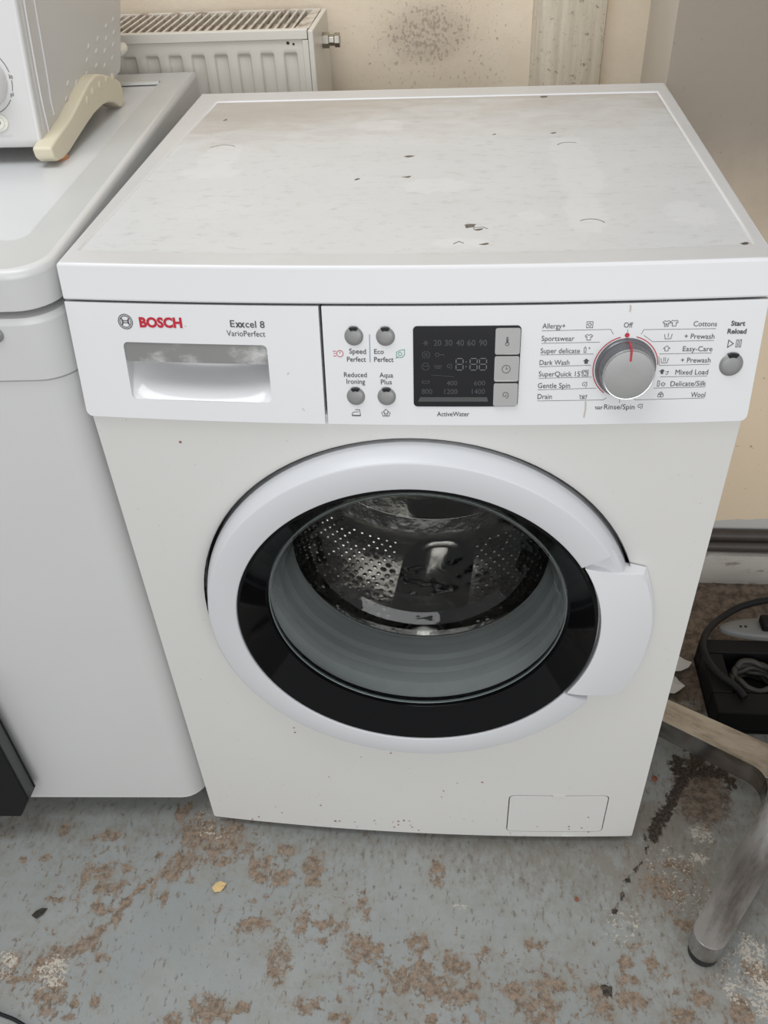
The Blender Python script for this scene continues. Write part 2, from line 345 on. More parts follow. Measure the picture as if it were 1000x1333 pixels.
# ------------------------------------------------------------------ mesh helpers
def mobj(name, verts, faces, mat, parent=None, smooth=None, bevel=0.0, seg=2, fix=True):
    me = bpy.data.meshes.new(name)
    me.from_pydata([tuple(v) for v in verts], [], faces)
    if fix:
        bm = bmesh.new(); bm.from_mesh(me)
        bmesh.ops.recalc_face_normals(bm, faces=bm.faces)
        bm.to_mesh(me); bm.free()
    o = bpy.data.objects.new(name, me); C.objects.link(o)
    if mat: me.materials.append(M[mat])
    if parent: o.parent = parent
    if smooth is not None:
        me.set_sharp_from_angle(angle=math.radians(smooth))
        for p in me.polygons: p.use_smooth = True
    if bevel:
        md = o.modifiers.new('bevel', 'BEVEL'); md.width = bevel; md.segments = seg
        md.limit_method = 'ANGLE'; md.angle_limit = math.radians(40)
        if smooth is not None: md.harden_normals = True
    return o

def thing(name, label, cat, loc=(0, 0, 0), group=None):
    o = bpy.data.objects.new(name, None); C.objects.link(o)
    o.location = loc; o.empty_display_size = 0.05
    o['label'] = label; o['category'] = cat
    if group: o['group'] = group
    return o
def tag(o, label, cat, group=None):
    o['label'] = label; o['category'] = cat
    if group: o['group'] = group
    return o
def keep(o):                                 # children are modelled in world place; keep them there
    if o.parent and o.parent.type == 'EMPTY':
        o.matrix_parent_inverse = Matrix.Translation(-o.parent.location)
    return o
def struct(o):
    o['kind'] = 'structure'; return o

def box(name, a, b, mat, parent=None, bevel=0.0, seg=2):
    x0, y0, z0 = a; x1, y1, z1 = b
    v = [(x0, y0, z0), (x1, y0, z0), (x1, y1, z0), (x0, y1, z0), (x0, y0, z1), (x1, y0, z1), (x1, y1, z1), (x0, y1, z1)]
    f = [(0, 3, 2, 1), (4, 5, 6, 7), (0, 1, 5, 4), (1, 2, 6, 5), (2, 3, 7, 6), (3, 0, 4, 7)]
    return mobj(name, v, f, mat, parent, 30 if bevel else None, bevel, seg)

def plate(name, outer, holes, surf, f_off, b_off, mat, parent=None, cut=0.0, bevel=0.0, seg=2, cutv=0.0, smooth=35):
    """flat outline with holes, laid on a surface surf(u, v, off) and given depth"""
    bm = bmesh.new()
    edges = []
    for loop in [outer] + list(holes):
        vs = [bm.verts.new((u, v, 0)) for u, v in loop]
        for i in range(len(vs)): edges.append(bm.edges.new((vs[i], vs[(i + 1) % len(vs)])))
    bmesh.ops.triangle_fill(bm, use_beauty=True, use_dissolve=False, edges=edges)
    for ax, st in ((0, cut), (1, cutv)):
        if not st: continue
        lo = min(v.co[ax] for v in bm.verts); hi = max(v.co[ax] for v in bm.verts)
        n = math.floor(lo / st) + 1
        while n * st < hi - 1e-6:
            co = [0, 0, 0]; no = [0, 0, 0]; co[ax] = n * st; no[ax] = 1
            bmesh.ops.bisect_plane(bm, geom=bm.verts[:] + bm.edges[:] + bm.faces[:], plane_co=co, plane_no=no, dist=1e-7)
            n += 1
    bm.verts.index_update()
    uv = [(v.co.x, v.co.y) for v in bm.verts]
    fs = [[v.index for v in f.verts] for f in bm.faces]
    be = [(e.verts[0].index, e.verts[1].index) for e in bm.edges if len(e.link_faces) == 1]
    bm.free()
    n = len(uv)
    verts = [surf(u, v, f_off) for u, v in uv] + [surf(u, v, b_off) for u, v in uv]
    faces = fs + [[i + n for i in reversed(f)] for f in fs] + [(a, b, b + n, a + n) for a, b in be]
    return mobj(name, verts, faces, mat, parent, smooth, bevel, seg)

def rrect(x0, y0, x1, y1, r, n=6, corners=(1, 1, 1, 1)):
    """rounded rectangle, corners: bl br tr tl"""
    pts = []
    for (cx, cy, a0, on) in ((x0 + r, y0 + r, PI, corners[0]), (x1 - r, y0 + r, 1.5 * PI, corners[1]), (x1 - r, y1 - r, 0, corners[2]), (x0 + r, y1 - r, 0.5 * PI, corners[3])):
        if on:
            for i in range(n + 1):
                a = a0 + 0.5 * PI * i / n
                pts.append((cx + r * math.cos(a), cy + r * math.sin(a)))
        else:
            a = a0 + 0.25 * PI
            pts.append((cx + r * (1 if math.cos(a) > 0 else -1), cy + r * (1 if math.sin(a) > 0 else -1)))
    return pts
def circle(cx, cy, r, n=48, ry=None):
    return [(cx + r * math.cos(2 * PI * i / n), cy + (ry or r) * math.sin(2 * PI * i / n)) for i in range(n)]
def densify(loop, st):
    out = []
    for i in range(len(loop)):
        a, b = loop[i], loop[(i + 1) % len(loop)]
        d = math.hypot(b[0] - a[0], b[1] - a[1]); k = max(1, int(d / st))
        for j in range(k): out.append((a[0] + (b[0] - a[0]) * j / k, a[1] + (b[1] - a[1]) * j / k))
    return out

def support(prof, d=0.0004, lim=0.004):
    """extra points near both ends of long straight runs, so that flat runs stay flat when smoothed"""
    out = [prof[0]]
    for a, b in zip(prof[:-1], prof[1:]):
        L = math.hypot(b[0] - a[0], b[1] - a[1])
        if L > lim:
            for t in (d / L, 1 - d / L): out.append((a[0] + (b[0] - a[0]) * t, a[1] + (b[1] - a[1]) * t))
        out.append(b)
    return out
def lathe(name, prof, cx, cz, mat, parent=None, n=96, a0=0.0, a1=2 * PI, smooth=40, closed=False, caps=False, bevel=0):
    """prof: list of (r, y), turned about the axis (cx, *, cz)"""
    full = abs(a1 - a0 - 2 * PI) < 1e-6
    if not closed: prof = support(prof)
    m = n if full else n + 1
    verts, faces = [], []
    for i in range(m):
        a = a0 + (a1 - a0) * i / n
        for r, y in prof: verts.append((cx + r * math.cos(a), y, cz + r * math.sin(a)))
    P = len(prof); K = P if closed else P - 1
    for i in range(n):
        j = (i + 1) % m
        for q in range(K):
            q2 = (q + 1) % P
            faces.append((i * P + q, j * P + q, j * P + q2, i * P + q2))
    if caps and not full:
        faces.append(tuple(range(P))); faces.append(tuple(range((m - 1) * P, m * P))[::-1])
    return mobj(name, verts, faces, mat, parent, smooth, bevel)

def tube(name, pts, r, mat, parent=None, n=10, closed=False, sub=6):
    """smooth round tube through pts"""
    P = [Vector(p) for p in pts]; path = []
    N = len(P)
    for i in range(N if closed else N - 1):
        p0 = P[(i - 1) % N] if closed or i > 0 else P[0] * 2 - P[1]
        p1, p2 = P[i], P[(i + 1) % N]
        p3 = P[(i + 2) % N] if closed or i + 2 < N else P[-1] * 2 - P[-2]
        for s in range(sub):
            t = s / sub
            path.append(0.5 * ((2 * p1) + (p2 - p0) * t + (2 * p0 - 5 * p1 + 4 * p2 - p3) * t * t + (3 * p1 - p0 - 3 * p2 + p3) * t ** 3))
    if not closed: path.append(P[-1])
    verts, faces = [], []
    up = Vector((0, 0, 1)); L = len(path)
    for i, p in enumerate(path):
        tg = (path[(i + 1) % L] - path[i - 1]) if closed else (path[min(i + 1, L - 1)] - path[max(i - 1, 0)])
        tg.normalize()
        s = tg.cross(up)
        if s.length < 1e-3: s = tg.cross(Vector((1, 0, 0)))
        s.normalize(); u = s.cross(tg)
        for j in range(n):
            a = 2 * PI * j / n
            verts.append(p + s * (r * math.cos(a)) + u * (r * math.sin(a)))
    for i in range(L if closed else L - 1):
        i2 = (i + 1) % L
        for j in range(n):
            faces.append((i * n + j, i * n + (j + 1) % n, i2 * n + (j + 1) % n, i2 * n + j))
    if not closed:
        faces.append(tuple(range(n))); faces.append(tuple(range((L - 1) * n, L * n)))
    return mobj(name, verts, faces, mat, parent, 50)

def extrude_x(name, prof, x0, x1, mat, parent=None, bevel=0.0, seg=2, smooth=35):
    """(y, z) outline extruded along x"""
    n = len(prof)
    v = [(x0, y, z) for y, z in prof] + [(x1, y, z) for y, z in prof]
    f = [tuple(range(n)), tuple(range(2 * n - 1, n - 1, -1))] + [(i, (i + 1) % n, (i + 1) % n + n, i + n) for i in range(n)]
    return mobj(name, v, f, mat, parent, smooth, bevel, seg)

def set_attr(o, name, vals):
    a = o.data.attributes.new(name, 'FLOAT', 'POINT')
    a.data.foreach_set('value', np.asarray(vals, dtype=np.float32))

def ellipses(X, Y, L, p=1.0):
    f = np.zeros_like(X)
    for x, y, a, b in L:
        d = ((X - x) / (a * 1.25)) ** 2 + ((Y - y) / (b * 1.25)) ** 2
        f = np.maximum(f, np.clip(1.15 - d * 0.65, 0, 1))
    return f * p
def segments(X, Y, pts, wd):
    f = np.zeros_like(X)
    for (ax, ay), (bx, by) in zip(pts[:-1], pts[1:]):
        dx, dy = bx - ax, by - ay
        t = np.clip(((X - ax) * dx + (Y - ay) * dy) / (dx * dx + dy * dy), 0, 1)
        d = np.hypot(X - ax - t * dx, Y - ay - t * dy)
        f = np.maximum(f, np.clip(1.1 - d / wd * 0.6, 0, 1))
    return f

# ------------------------------------------------------------------ setting: floor, walls, skirting
def axis(lo, f0, f1, hi, fine, coarse):
    return np.concatenate([np.linspace(lo, f0, coarse)[:-1], np.arange(f0, f1, fine), np.linspace(f1, hi, coarse)])
xs = axis(-1.6, -0.72, 0.72, 1.6, 0.0035, 8); ys = axis(-2.2, -0.36, 0.48, 0.9, 0.0035, 8)
X, Y = np.meshgrid(xs, ys); nx, ny = len(xs), len(ys)
v = np.stack([X.ravel(), Y.ravel(), np.zeros(X.size)], 1)
ii = (np.arange(ny - 1)[:, None] * nx + np.arange(nx - 1)[None, :]).ravel()
fq = np.stack([ii, ii + 1, ii + nx + 1, ii + nx], 1)
fl = mobj('floor', v.tolist(), fq.tolist(), 'painted_floor', fix=False)
struct(fl)
crack = [(-0.512, -0.233), (-0.482, -0.228), (-0.457, -0.195), (-0.422, -0.178), (-0.402, -0.148), (-0.39, -0.118), (-0.371, -0.095), (-0.345, -0.08), (-0.322, -0.047), (-0.303, -0.018)]
dark = [(0.425, 0.15), (0.405, 0.125), (0.373, 0.084), (0.35, 0.045), (0.328, 0.008)]
dark2 = [(0.328, 0.008), (0.303, -0.033), (0.282, -0.062), (0.261, -0.104)]
wear = np.maximum(ellipses(X, Y, BROWN, 0.62), segments(X, Y, crack, 0.004) * 0.75)
far_f = np.clip(np.maximum(np.abs(X) - 0.5, np.maximum(-0.27 - Y, 0)) * 2, 0, 0.35)
wear = np.maximum(wear, ellipses(X, Y, [(0.02, -0.21, 0.14, 0.055), (0.18, -0.21, 0.10, 0.05), (-0.16, -0.12, 0.09, 0.05), (-0.27, -0.03, 0.07, 0.05), (-0.44, -0.10, 0.07, 0.05), (0.33, -0.20, 0.08, 0.05), (0.34, -0.06, 0.05, 0.05), (-0.47, -0.22, 0.06, 0.05)], 0.30))
wear = np.maximum(wear, far_f) + 0.06
pale = ellipses(X, Y, [(0.397, 0.018, 0.017, 0.017), (0.385, -0.02, 0.014, 0.010), (0.426, -0.143, 0.018, 0.02), (0.392, -0.191, 0.009, 0.015), (-0.46, -0.22, 0.018, 0.02), (-0.525, -0.215, 0.014, 0.017), (0.06, -0.105, 0.013, 0.003), (0.43, -0.2, 0.02, 0.03)], 0.62)
pale = np.maximum(pale, ellipses(X, Y, [(0.345, -0.03, 0.035, 0.03), (0.36, -0.08, 0.03, 0.025), (0.41, -0.17, 0.035, 0.04), (0.27, -0.12, 0.03, 0.03), (-0.30, 0.0, 0.03, 0.03)], 0.40))
stain = np.maximum(segments(X, Y, dark, 0.012) * 0.8, segments(X, Y, dark2, 0.0055) * 0.55)
stain = np.maximum(stain, ellipses(X, Y, [(0.385, 0.125, 0.014, 0.02), (0.43, 0.12, 0.03, 0.012), (0.42, 0.155, 0.02, 0.012), (0.24, -0.2, 0.007, 0.008), (0.455, 0.10, 0.012, 0.01)], 0.72))
bare = np.clip((Y - 0.17 + 0.25 * np.clip(0.36 - X, 0, 1)) * 8, 0, 1) * np.clip((X - 0.25) * 10, 0, 1)
bare = np.maximum(bare, ellipses(X, Y, [(0.408, 0.085, 0.038, 0.055)], 0.72))
set_attr(fl, 'wear', wear.ravel()); set_attr(fl, 'pale', pale.ravel()); set_attr(fl, 'stain', stain.ravel()); set_attr(fl, 'bare', bare.ravel())
film_shade = 0.52 * np.clip(1 - np.abs(Y + 0.02) / 0.11, 0, 1) + 0.42 * np.clip((X - 0.02) / 0.30, 0, 1) + 0.14
set_attr(fl, 'film_shade', np.clip(film_shade, 0, 0.8).ravel())

def wall_grid(name, x0, x1, z0, z1, y, st, mat):
    xs = np.arange(x0, x1 + st / 2, st); zs = np.arange(z0, z1 + st / 2, st)
    X, Z = np.meshgrid(xs, zs); n = len(xs)
    v = np.stack([X.ravel(), np.full(X.size, y), Z.ravel()], 1)
    ii = (np.arange(len(zs) - 1)[:, None] * n + np.arange(n - 1)[None, :]).ravel()
    o = mobj(name, v.tolist(), np.stack([ii, ii + 1, ii + n + 1, ii + n], 1).tolist(), mat, fix=False)
    return struct(o), X, Z
wb, X, Z = wall_grid('wall_back', -1.6, 0.36, 0, 2.4, 0.875, 0.02, 'wall_back')
mo = np.maximum(np.clip(1.25 - ((X + 0.012) / 0.085) ** 2 - ((Z - 0.845) / 0.05) ** 2, 0, 1), 0.45 * np.clip(1.3 - ((X + 0.0) / 0.16) ** 2 - ((Z - 0.82) / 0.12) ** 2, 0, 1))
set_attr(wb, 'mould', mo.ravel())

# pier standing forward of the back wall beside the machine
def gridface(nu, nv, fn):
    v = [fn(i / nu, j / nv) for j in range(nv + 1) for i in range(nu + 1)]
    f = [(j * (nu + 1) + i, j * (nu + 1) + i + 1, (j + 1) * (nu + 1) + i + 1, (j + 1) * (nu + 1) + i) for j in range(nv) for i in range(nu)]
    return v, f
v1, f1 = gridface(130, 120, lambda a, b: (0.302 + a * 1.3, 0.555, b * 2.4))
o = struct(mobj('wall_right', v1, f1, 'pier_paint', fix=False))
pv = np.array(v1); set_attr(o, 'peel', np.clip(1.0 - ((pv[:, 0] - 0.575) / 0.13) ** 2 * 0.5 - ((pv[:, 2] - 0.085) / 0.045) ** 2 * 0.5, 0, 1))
v2, f2 = gridface(4, 60, lambda a, b: (0.327 - a * 0.025, 0.88 - a * 0.325, b * 2.4))
struct(mobj('wall_right_return', v2, f2, 'return_paint', fix=False))
# raised plaster strip on the back wall
prof = [(0.149, 0.876), (0.152, 0.868), (0.160, 0.858), (0.172, 0.852), (0.19, 0.850), (0.22, 0.850), (0.245, 0.852), (0.259, 0.858), (0.263, 0.876)]
n = len(prof)
o = struct(mobj('trim_1', [(x, y, z) for z in (0.0, 2.4) for x, y in prof], [(i, i + 1, i + 1 + n, i + n) for i in range(n - 1)], 'pilaster_plaster', None, 50, fix=False))
# unseen box added above the pier to keep the ceiling light off the wall
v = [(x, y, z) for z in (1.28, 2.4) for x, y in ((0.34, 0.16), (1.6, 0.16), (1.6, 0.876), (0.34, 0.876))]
struct(mobj('pier_light_blocker', v, [(3, 2, 1, 0), (0, 1, 5, 4), (1, 2, 6, 5), (2, 3, 7, 6), (3, 0, 4, 7), (4, 5, 6, 7)], 'pier_paint'))
# rough plinth at the foot of the pier and the two pipes above it
rnd = random.Random(4)
v, f = [], []
nn = 60
for i in range(nn + 1):
    x = 0.302 + 1.3 * i / nn
    j = lambda s: rnd.uniform(-s, s)
    v += [(x, 0.524 + j(.002), 0.0), (x, 0.522 + j(.002), 0.03), (x, 0.525 + j(.0015), 0.066 + j(.002)), (x, 0.528, 0.0660 + j(.0005)), (x, 0.5545, 0.0650)]
for i in range(nn):
    for q in range(4): f.append((i * 5 + q, (i + 1) * 5 + q, (i + 1) * 5 + q + 1, i * 5 + q + 1))
struct(mobj('baseboard_right', v, f, 'plinth_paint', None, 40, fix=False))
for z, yy, r in ((0.0772, 0.5405, 0.0115), (0.0992, 0.5440, 0.0105)):
    o = tube('heating_pipe', [(0.31, yy, z), (0.7, yy, z), (1.1, yy, z), (1.6, yy, z)], r, 'pipe_paint', None, 12, False, 3)
    tag(o, 'lower dark pipe lying on the ledge of the plinth right of the washing machine' if z < 0.085 else 'upper dark pipe along the wall just above the lower pipe', 'pipe', 'dark pipes along the foot of the wall')

# ------------------------------------------------------------------ washing machine
W = 0.299
BOW = 0.0111
def bow(x): return -BOW * (1 - (x / W) ** 2)
def P(u, v, off=0.0):                       # sloping control fascia
    return (u, -0.0049 + (v - 0.7084) * 0.194 + bow(u) - off * 0.982, v + off * 0.19)
def B(u, v, off=0.0):                       # front sheet of the body
    return (u, bow(u) - off, v)
wm = thing('washing_machine', 'white front-loading washing machine with round black-ringed glass door, on the painted floor', 'washing machine', (0, 0.27, 0))
wobj = keep
DX, DZ = 0.0043, 0.461

# cabinet: sides, back, top and base sheet behind the front
x, y0, y1, z0, z1 = 0.296, 0.0, 0.54, 0.0152, 0.815
v = [(-x, y0, z0), (x, y0, z0), (x, y1, z0), (-x, y1, z0), (-x, y0 + .03, z1), (x, y0 + .03, z1), (x, y1, z1), (-x, y1, z1)]
cab = wobj(mobj('cabinet', v, [(0, 3, 2, 1), (4, 5, 6, 7), (1, 2, 6, 5), (2, 3, 7, 6), (3, 0, 4, 7)], 'enamel', wm))
flap_in = (0.123, 0.029, 0.252, 0.1155)
fx0, fz0, fx1, fz1 = flap_in
fp = wobj(plate('front_panel', densify(rrect(-0.296, 0.0152, 0.296, 0.716, 0.004, 3), 0.03), [circle(DX, DZ, 0.2305, 128), rrect(fx0 - .0014, fz0 - .0014, fx1 + .0014, fz1 + .0014, 0.0075, 5)], B, 0.0, -0.012, 'enamel_worn', wm, 0.02, 0.0025, 2, 0.03))
pv = np.array([tuple(q.co) for q in fp.data.vertices])
set_attr(fp, 'grime', np.clip(1.0 - pv[:, 2] / 0.17, 0.0, 1.0) + 0.25)
for x, y in ((-0.26, 0.05), (0.26, 0.05), (-0.26, 0.5), (0.26, 0.5)):
    n = 16
    vv = [(x + 0.02 * math.cos(2 * PI * i / n), y + 0.02 * math.sin(2 * PI * i / n), z) for z in (0, 0.0155) for i in range(n)]
    wobj(mobj('foot', vv, [tuple(range(n)), tuple(range(n, 2 * n))] + [(i, (i + 1) % n, (i + 1) % n + n, i + n) for i in range(n)], 'black_rubber', wm, 40))
fl_ = wobj(plate('filter_flap', rrect(fx0, fz0, fx1, fz1, 0.0065, 5), [], B, 0.0004, -0.008, 'enamel', wm, 0.02, 0.0012, 2))
fl_['label'] = 'rounded rectangular filter flap at bottom right'
o = plate('flap_latch', rrect(0.179, 0.1105, 0.1955, 0.1175, 0.001, 2), [rrect(0.1815, 0.1118, 0.193, 0.1138, 0.0006, 2)], B, 0.0011, -0.003, 'enamel', fl_); wobj(o)
wobj(plate('flap_recess', rrect(fx0 - .002, fz0 - .002, fx1 + .002, fz1 + .002, 0.007, 4), [], B, -0.009, -0.011, 'enamel', fl_, 0.03))

RUST = [(-0.2386, 0.0192, 0.0012), (-0.228, 0.0274, 0.0012), (-0.1924, 0.044, 0.0008), (-0.1345, 0.0714, 0.0011), (-0.1167, 0.0339, 0.0015), (-0.1109, 0.0347, 0.0011), (-0.117, 0.1423, 0.0008), (-0.0892, 0.0351, 0.0008), (-0.2, 0.0579, 0.0007), (-0.0275, 0.0434, 0.0013), (-0.0197, 0.0465, 0.0013), (-0.0277, 0.0348, 0.0011), (-0.0339, 0.0279, 0.001), (-0.0085, 0.0304, 0.001), (0.0004, 0.023, 0.001), (-0.012, 0.0458, 0.0008), (-0.0611, 0.0417, 0.0009), (0.0854, 0.1459, 0.0012), (0.0351, 0.1231, 0.0009), (0.0326, 0.1086, 0.0007), (0.0531, 0.1422, 0.0007), (-0.0353, 0.0412, 0.0008), (-0.011, 0.035, 0.0008), (-0.153, 0.2355, 0.0011), (-0.153, 0.2451, 0.0009), (-0.0321, 0.2034, 0.001), (-0.2152, 0.681, 0.0012), (-0.0713, 0.1917, 0.0006), (0.1637, 0.0418, 0.0008), (0.207, 0.0422, 0.0012), (0.2246, 0.0386, 0.0011), (0.2308, 0.0651, 0.001), (0.2348, 0.0279, 0.001), (0.2076, 0.0351, 0.0009)]
v, f = [], []
for x, z, r in RUST:
    b0 = len(v)
    for i in range(7): v.append(B(x + r * 1.2 * math.cos(i * .9), z + r * (0.7 + 0.4 * ((i * 37 + int(x * 9999)) % 5) / 4) * math.sin(i * .9), 0.0008))
    f.append(tuple(range(b0, b0 + 7)))
o = wobj(mobj('rust_spots', v, f, 'debris_red', fp, fix=False)); o['kind'] = 'stuff'
# lid
NL = 28
def lid_loop(z, yf, inset, xs=None):
    pts = []
    h = W - inset
    for i in range(NL + 1):
        x = -h + 2 * h * i / NL
        pts.append((x, yf + bow(x) + inset, z))
    yb = 0.551 - inset
    for i in range(1, 7): pts.append((h, pts[NL][1] + (yb - pts[NL][1]) * i / 7, z))
    for i in range(0, NL + 1): pts.append((h - 2 * h * i / NL, yb, z))
    for i in range(1, 7): pts.append((-h, yb + (pts[0][1] - yb) * i / 7, z))
    return pts
def inner_xy(s, t):                          # s across, t front to back on the inset panel
    xl = -0.289 + 0.020 * t; xr = 0.288 - 0.0045 * t
    x = xl + (xr - xl) * s
    yf = 0.049 - 0.014 * (1 - (2 * s - 1) ** 2)
    return x, yf + (0.512 - yf) * t
def inner_loop(z, sh=0.0):
    pts = [inner_xy(i / NL, 0) for i in range(NL + 1)] + [inner_xy(1, i / 7) for i in range(1, 7)] + [inner_xy(1 - i / NL, 1) for i in range(NL + 1)] + [inner_xy(0, 1 - i / 7) for i in range(1, 7)]
    out = []
    for x, y in pts:
        out.append((x + sh * (-1 if x > 0 else 1) * min(1, abs(x) / 0.26), y + (sh if y < 0.28 else -sh), z))
    return out
loops = [lid_loop(0.8175, 0.020, 0.004), lid_loop(0.8165, 0.0165, 0.0008), lid_loop(0.818, 0.0165, 0.0), lid_loop(0.8184, 0.01658, 0.0), lid_loop(0.8454, 0.0210, 0.0), lid_loop(0.8460, 0.0211, 0.0), lid_loop(0.8471, 0.0212, 0.0005), lid_loop(0.8478, 0.0213, 0.0013), lid_loop(0.848, 0.0214, 0.0024), lid_loop(0.848, 0.0215, 0.0030),
         inner_loop(0.848, -0.0018), inner_loop(0.848, -0.0012), inner_loop(0.8474, 0.0), inner_loop(0.8462, 0.0006), inner_loop(0.8462, 0.003)]
n = len(loops[0]); v = [p for L in loops for p in L]
f = [(a * n + i, a * n + (i + 1) % n, (a + 1) * n + (i + 1) % n, (a + 1) * n + i) for a in range(len(loops) - 1) for i in range(n)]
lid = wobj(mobj('lid', v, f, 'lid_plastic', wm, 45))
set_attr(lid, 'film_shade', [1.0 if (q_.co.z > 0.8479) else 0.0 for q_ in lid.data.vertices])
GX, GY = 110, 90
v = []
for j in range(GY + 1):
    for i in range(GX + 1):
        x, y = inner_xy(0.0004 + 0.9992 * i / GX, 0.0004 + 0.9992 * j / GY); v.append((x, y, 0.84635))
f = [(j * (GX + 1) + i, j * (GX + 1) + i + 1, (j + 1) * (GX + 1) + i + 1, (j + 1) * (GX + 1) + i) for j in range(GY) for i in range(GX)]
tp = wobj(mobj('top_panel', v, f, 'worn_top', wm, fix=False)); tp['label'] = 'worn, dusty grey top panel inset in the lid'
pv = np.array(v); X, Y = pv[:, 0], pv[:, 1]
gr = np.clip((Y - 0.20) / 0.33, 0, 1) * 0.75 + 0.35 * np.exp(-((X + 0.2) / 0.12) ** 2 - ((Y - 0.45) / 0.10) ** 2)
gr += 0.35 * np.clip(1 - (Y - (0.049 - 0.014 * (1 - (X / 0.288) ** 2))) / 0.012, 0, 1)
gr += 0.25 * np.clip(1 - (0.512 - Y) / 0.015, 0, 1) + 0.3 * np.clip(1 - (0.287 - X) / 0.008, 0, 1)
set_attr(tp, 'grime', gr)
sc = ellipses(X, Y, [(-0.218, 0.30, 0.022, 0.035), (-0.214, 0.25, 0.03, 0.02), (0.160, 0.29, 0.022, 0.06), (0.163, 0.22, 0.022, 0.05), (0.158, 0.13, 0.018, 0.05), (0.02, 0.2, 0.03, 0.02), (0.045, 0.06, 0.02, 0.012), (0.11, 0.12, 0.012, 0.012), (0.25, 0.12, 0.02, 0.03), (-0.05, 0.40, 0.03, 0.02)], 0.75)
set_attr(tp, 'scuff', sc)
spt = ellipses(X, Y, [(-0.0109, 0.288, 0.005, 0.003), (-0.0089, 0.2244, 0.004, 0.0025), (0.054, 0.097, 0.006, 0.003), (0.062, 0.090, 0.004, 0.002), (0.281, 0.053, 0.003, 0.003), (-0.242, 0.436, 0.003, 0.003), (0.145, 0.505, 0.004, 0.004), (0.08, 0.36, 0.002, 0.002), (0.146, 0.36, 0.003, 0.002), (-0.1, 0.34, 0.002, 0.002), (-0.06, 0.22, 0.002, 0.002), (0.066, 0.056, 0.003, 0.002)], 1.0)
set_attr(tp, 'spot', spt)

def TP(u, v, off=0.0): return (u, v, 0.8465 + off)
MARKS = []
# detergent drawer (left fascia)
hx0, hz0, hx1, hz1 = -0.2512, 0.7276, -0.1203, 0.7808
dr = wobj(plate('detergent_drawer', densify(rrect(-0.299, 0.7092, -0.0728, 0.8148, 0.006, 5, (1, 0, 0, 0)), 0.03), [rrect(hx0, hz0, hx1, hz1, 0.0045, 5)], P, 0.0, -0.02, 'panel_plastic', wm, 0.015, 0.0012, 2, 0.02))
o = wobj(plate('handle_strip', rrect(hx0 - .001, 0.7632, hx1 + .001, hz1 + .001, 0.003, 3), [], P, -0.0012, -0.006, 'worn_silver', dr, 0.015)); o['label'] = 'scuffed grey strip above the drawer grip'
v, f = [], []
GU, GV = 40, 30
for j in range(GV + 1):
    t = j / GV
    for i in range(GU + 1):
        s = 2 * i / GU - 1
        tc_ = 0.42 * (1 - 0.45 * s * s)
        dep = (0.036 * (0.95 + 0.05 * t / tc_) if t < tc_ else 0.036 * (1 - (t - tc_) / (1 - tc_)) ** 1.15) * (1 - abs(s) ** 8 * 0.6) + 0.0010
        v.append(P(hx0 - .001 + (hx1 - hx0 + .002) * i / GU, 0.7660 + (hz0 - .001 - 0.7660) * t - 0.004 * (1 - t) * t * (1 - s * s), -dep))
for j in range(GV):
    for i in range(GU): f.append((j * (GU + 1) + i, j * (GU + 1) + i + 1, (j + 1) * (GU + 1) + i + 1, (j + 1) * (GU + 1) + i))
o = wobj(mobj('drawer_grip', v, f, 'grip_gloss', dr, 60, fix=False)); o['label'] = 'white scooped finger grip'

# control fascia (right)
cp = wobj(plate('control_panel', densify(rrect(-0.0702, 0.7092, 0.299, 0.8148, 0.006, 5, (0, 1, 0, 0)), 0.03), [], P, 0.0, -0.02, 'panel_plastic', wm, 0.015, 0.0012, 2, 0.02))

# printed lettering and line symbols
dg = bpy.context.evaluated_depsgraph_get
def text_shape(s, bold):
    cu = bpy.data.curves.new('lettering', 'FONT'); cu.body = s; cu.size = 1; cu.resolution_u = 3; cu.offset = bold * 0.032
    o = bpy.data.objects.new('lettering', cu); C.objects.link(o)
    bpy.context.view_layer.update()
    me = bpy.data.meshes.new_from_object(o.evaluated_get(dg()))
    bpy.data.objects.remove(o); bpy.data.curves.remove(cu)
    return me
hm = text_shape('H', 0); CAP = max(q.co.y for q in hm.vertices) - min(q.co.y for q in hm.vertices)
INK = {'ink': 'ink', 'red': 'red_ink', 'dim': 'display_ink'}
def lettering(s, x0, z0, x1, z1, h, ink, bold, parent, off=0.00035, name='lettering', surf=None):
    surf = surf or P
    me = text_shape(s, bold)
    lo = min(q.co.x for q in me.vertices); hi = max(q.co.x for q in me.vertices)
    for q in me.vertices:
        t = (q.co.x - lo) / (hi - lo)
        q.co = surf(x0 + (x1 - x0) * t, z0 + (z1 - z0) * t + q.co.y * h / CAP, off)
    me.materials.clear(); me.materials.append(M[INK.get(ink, ink)])
    o = bpy.data.objects.new(name, me); C.objects.link(o); o.parent = parent
    o['label'] = 'printed word ' + s if any(c.isalpha() for c in s) else 'printed figure ' + s
    return wobj(o)

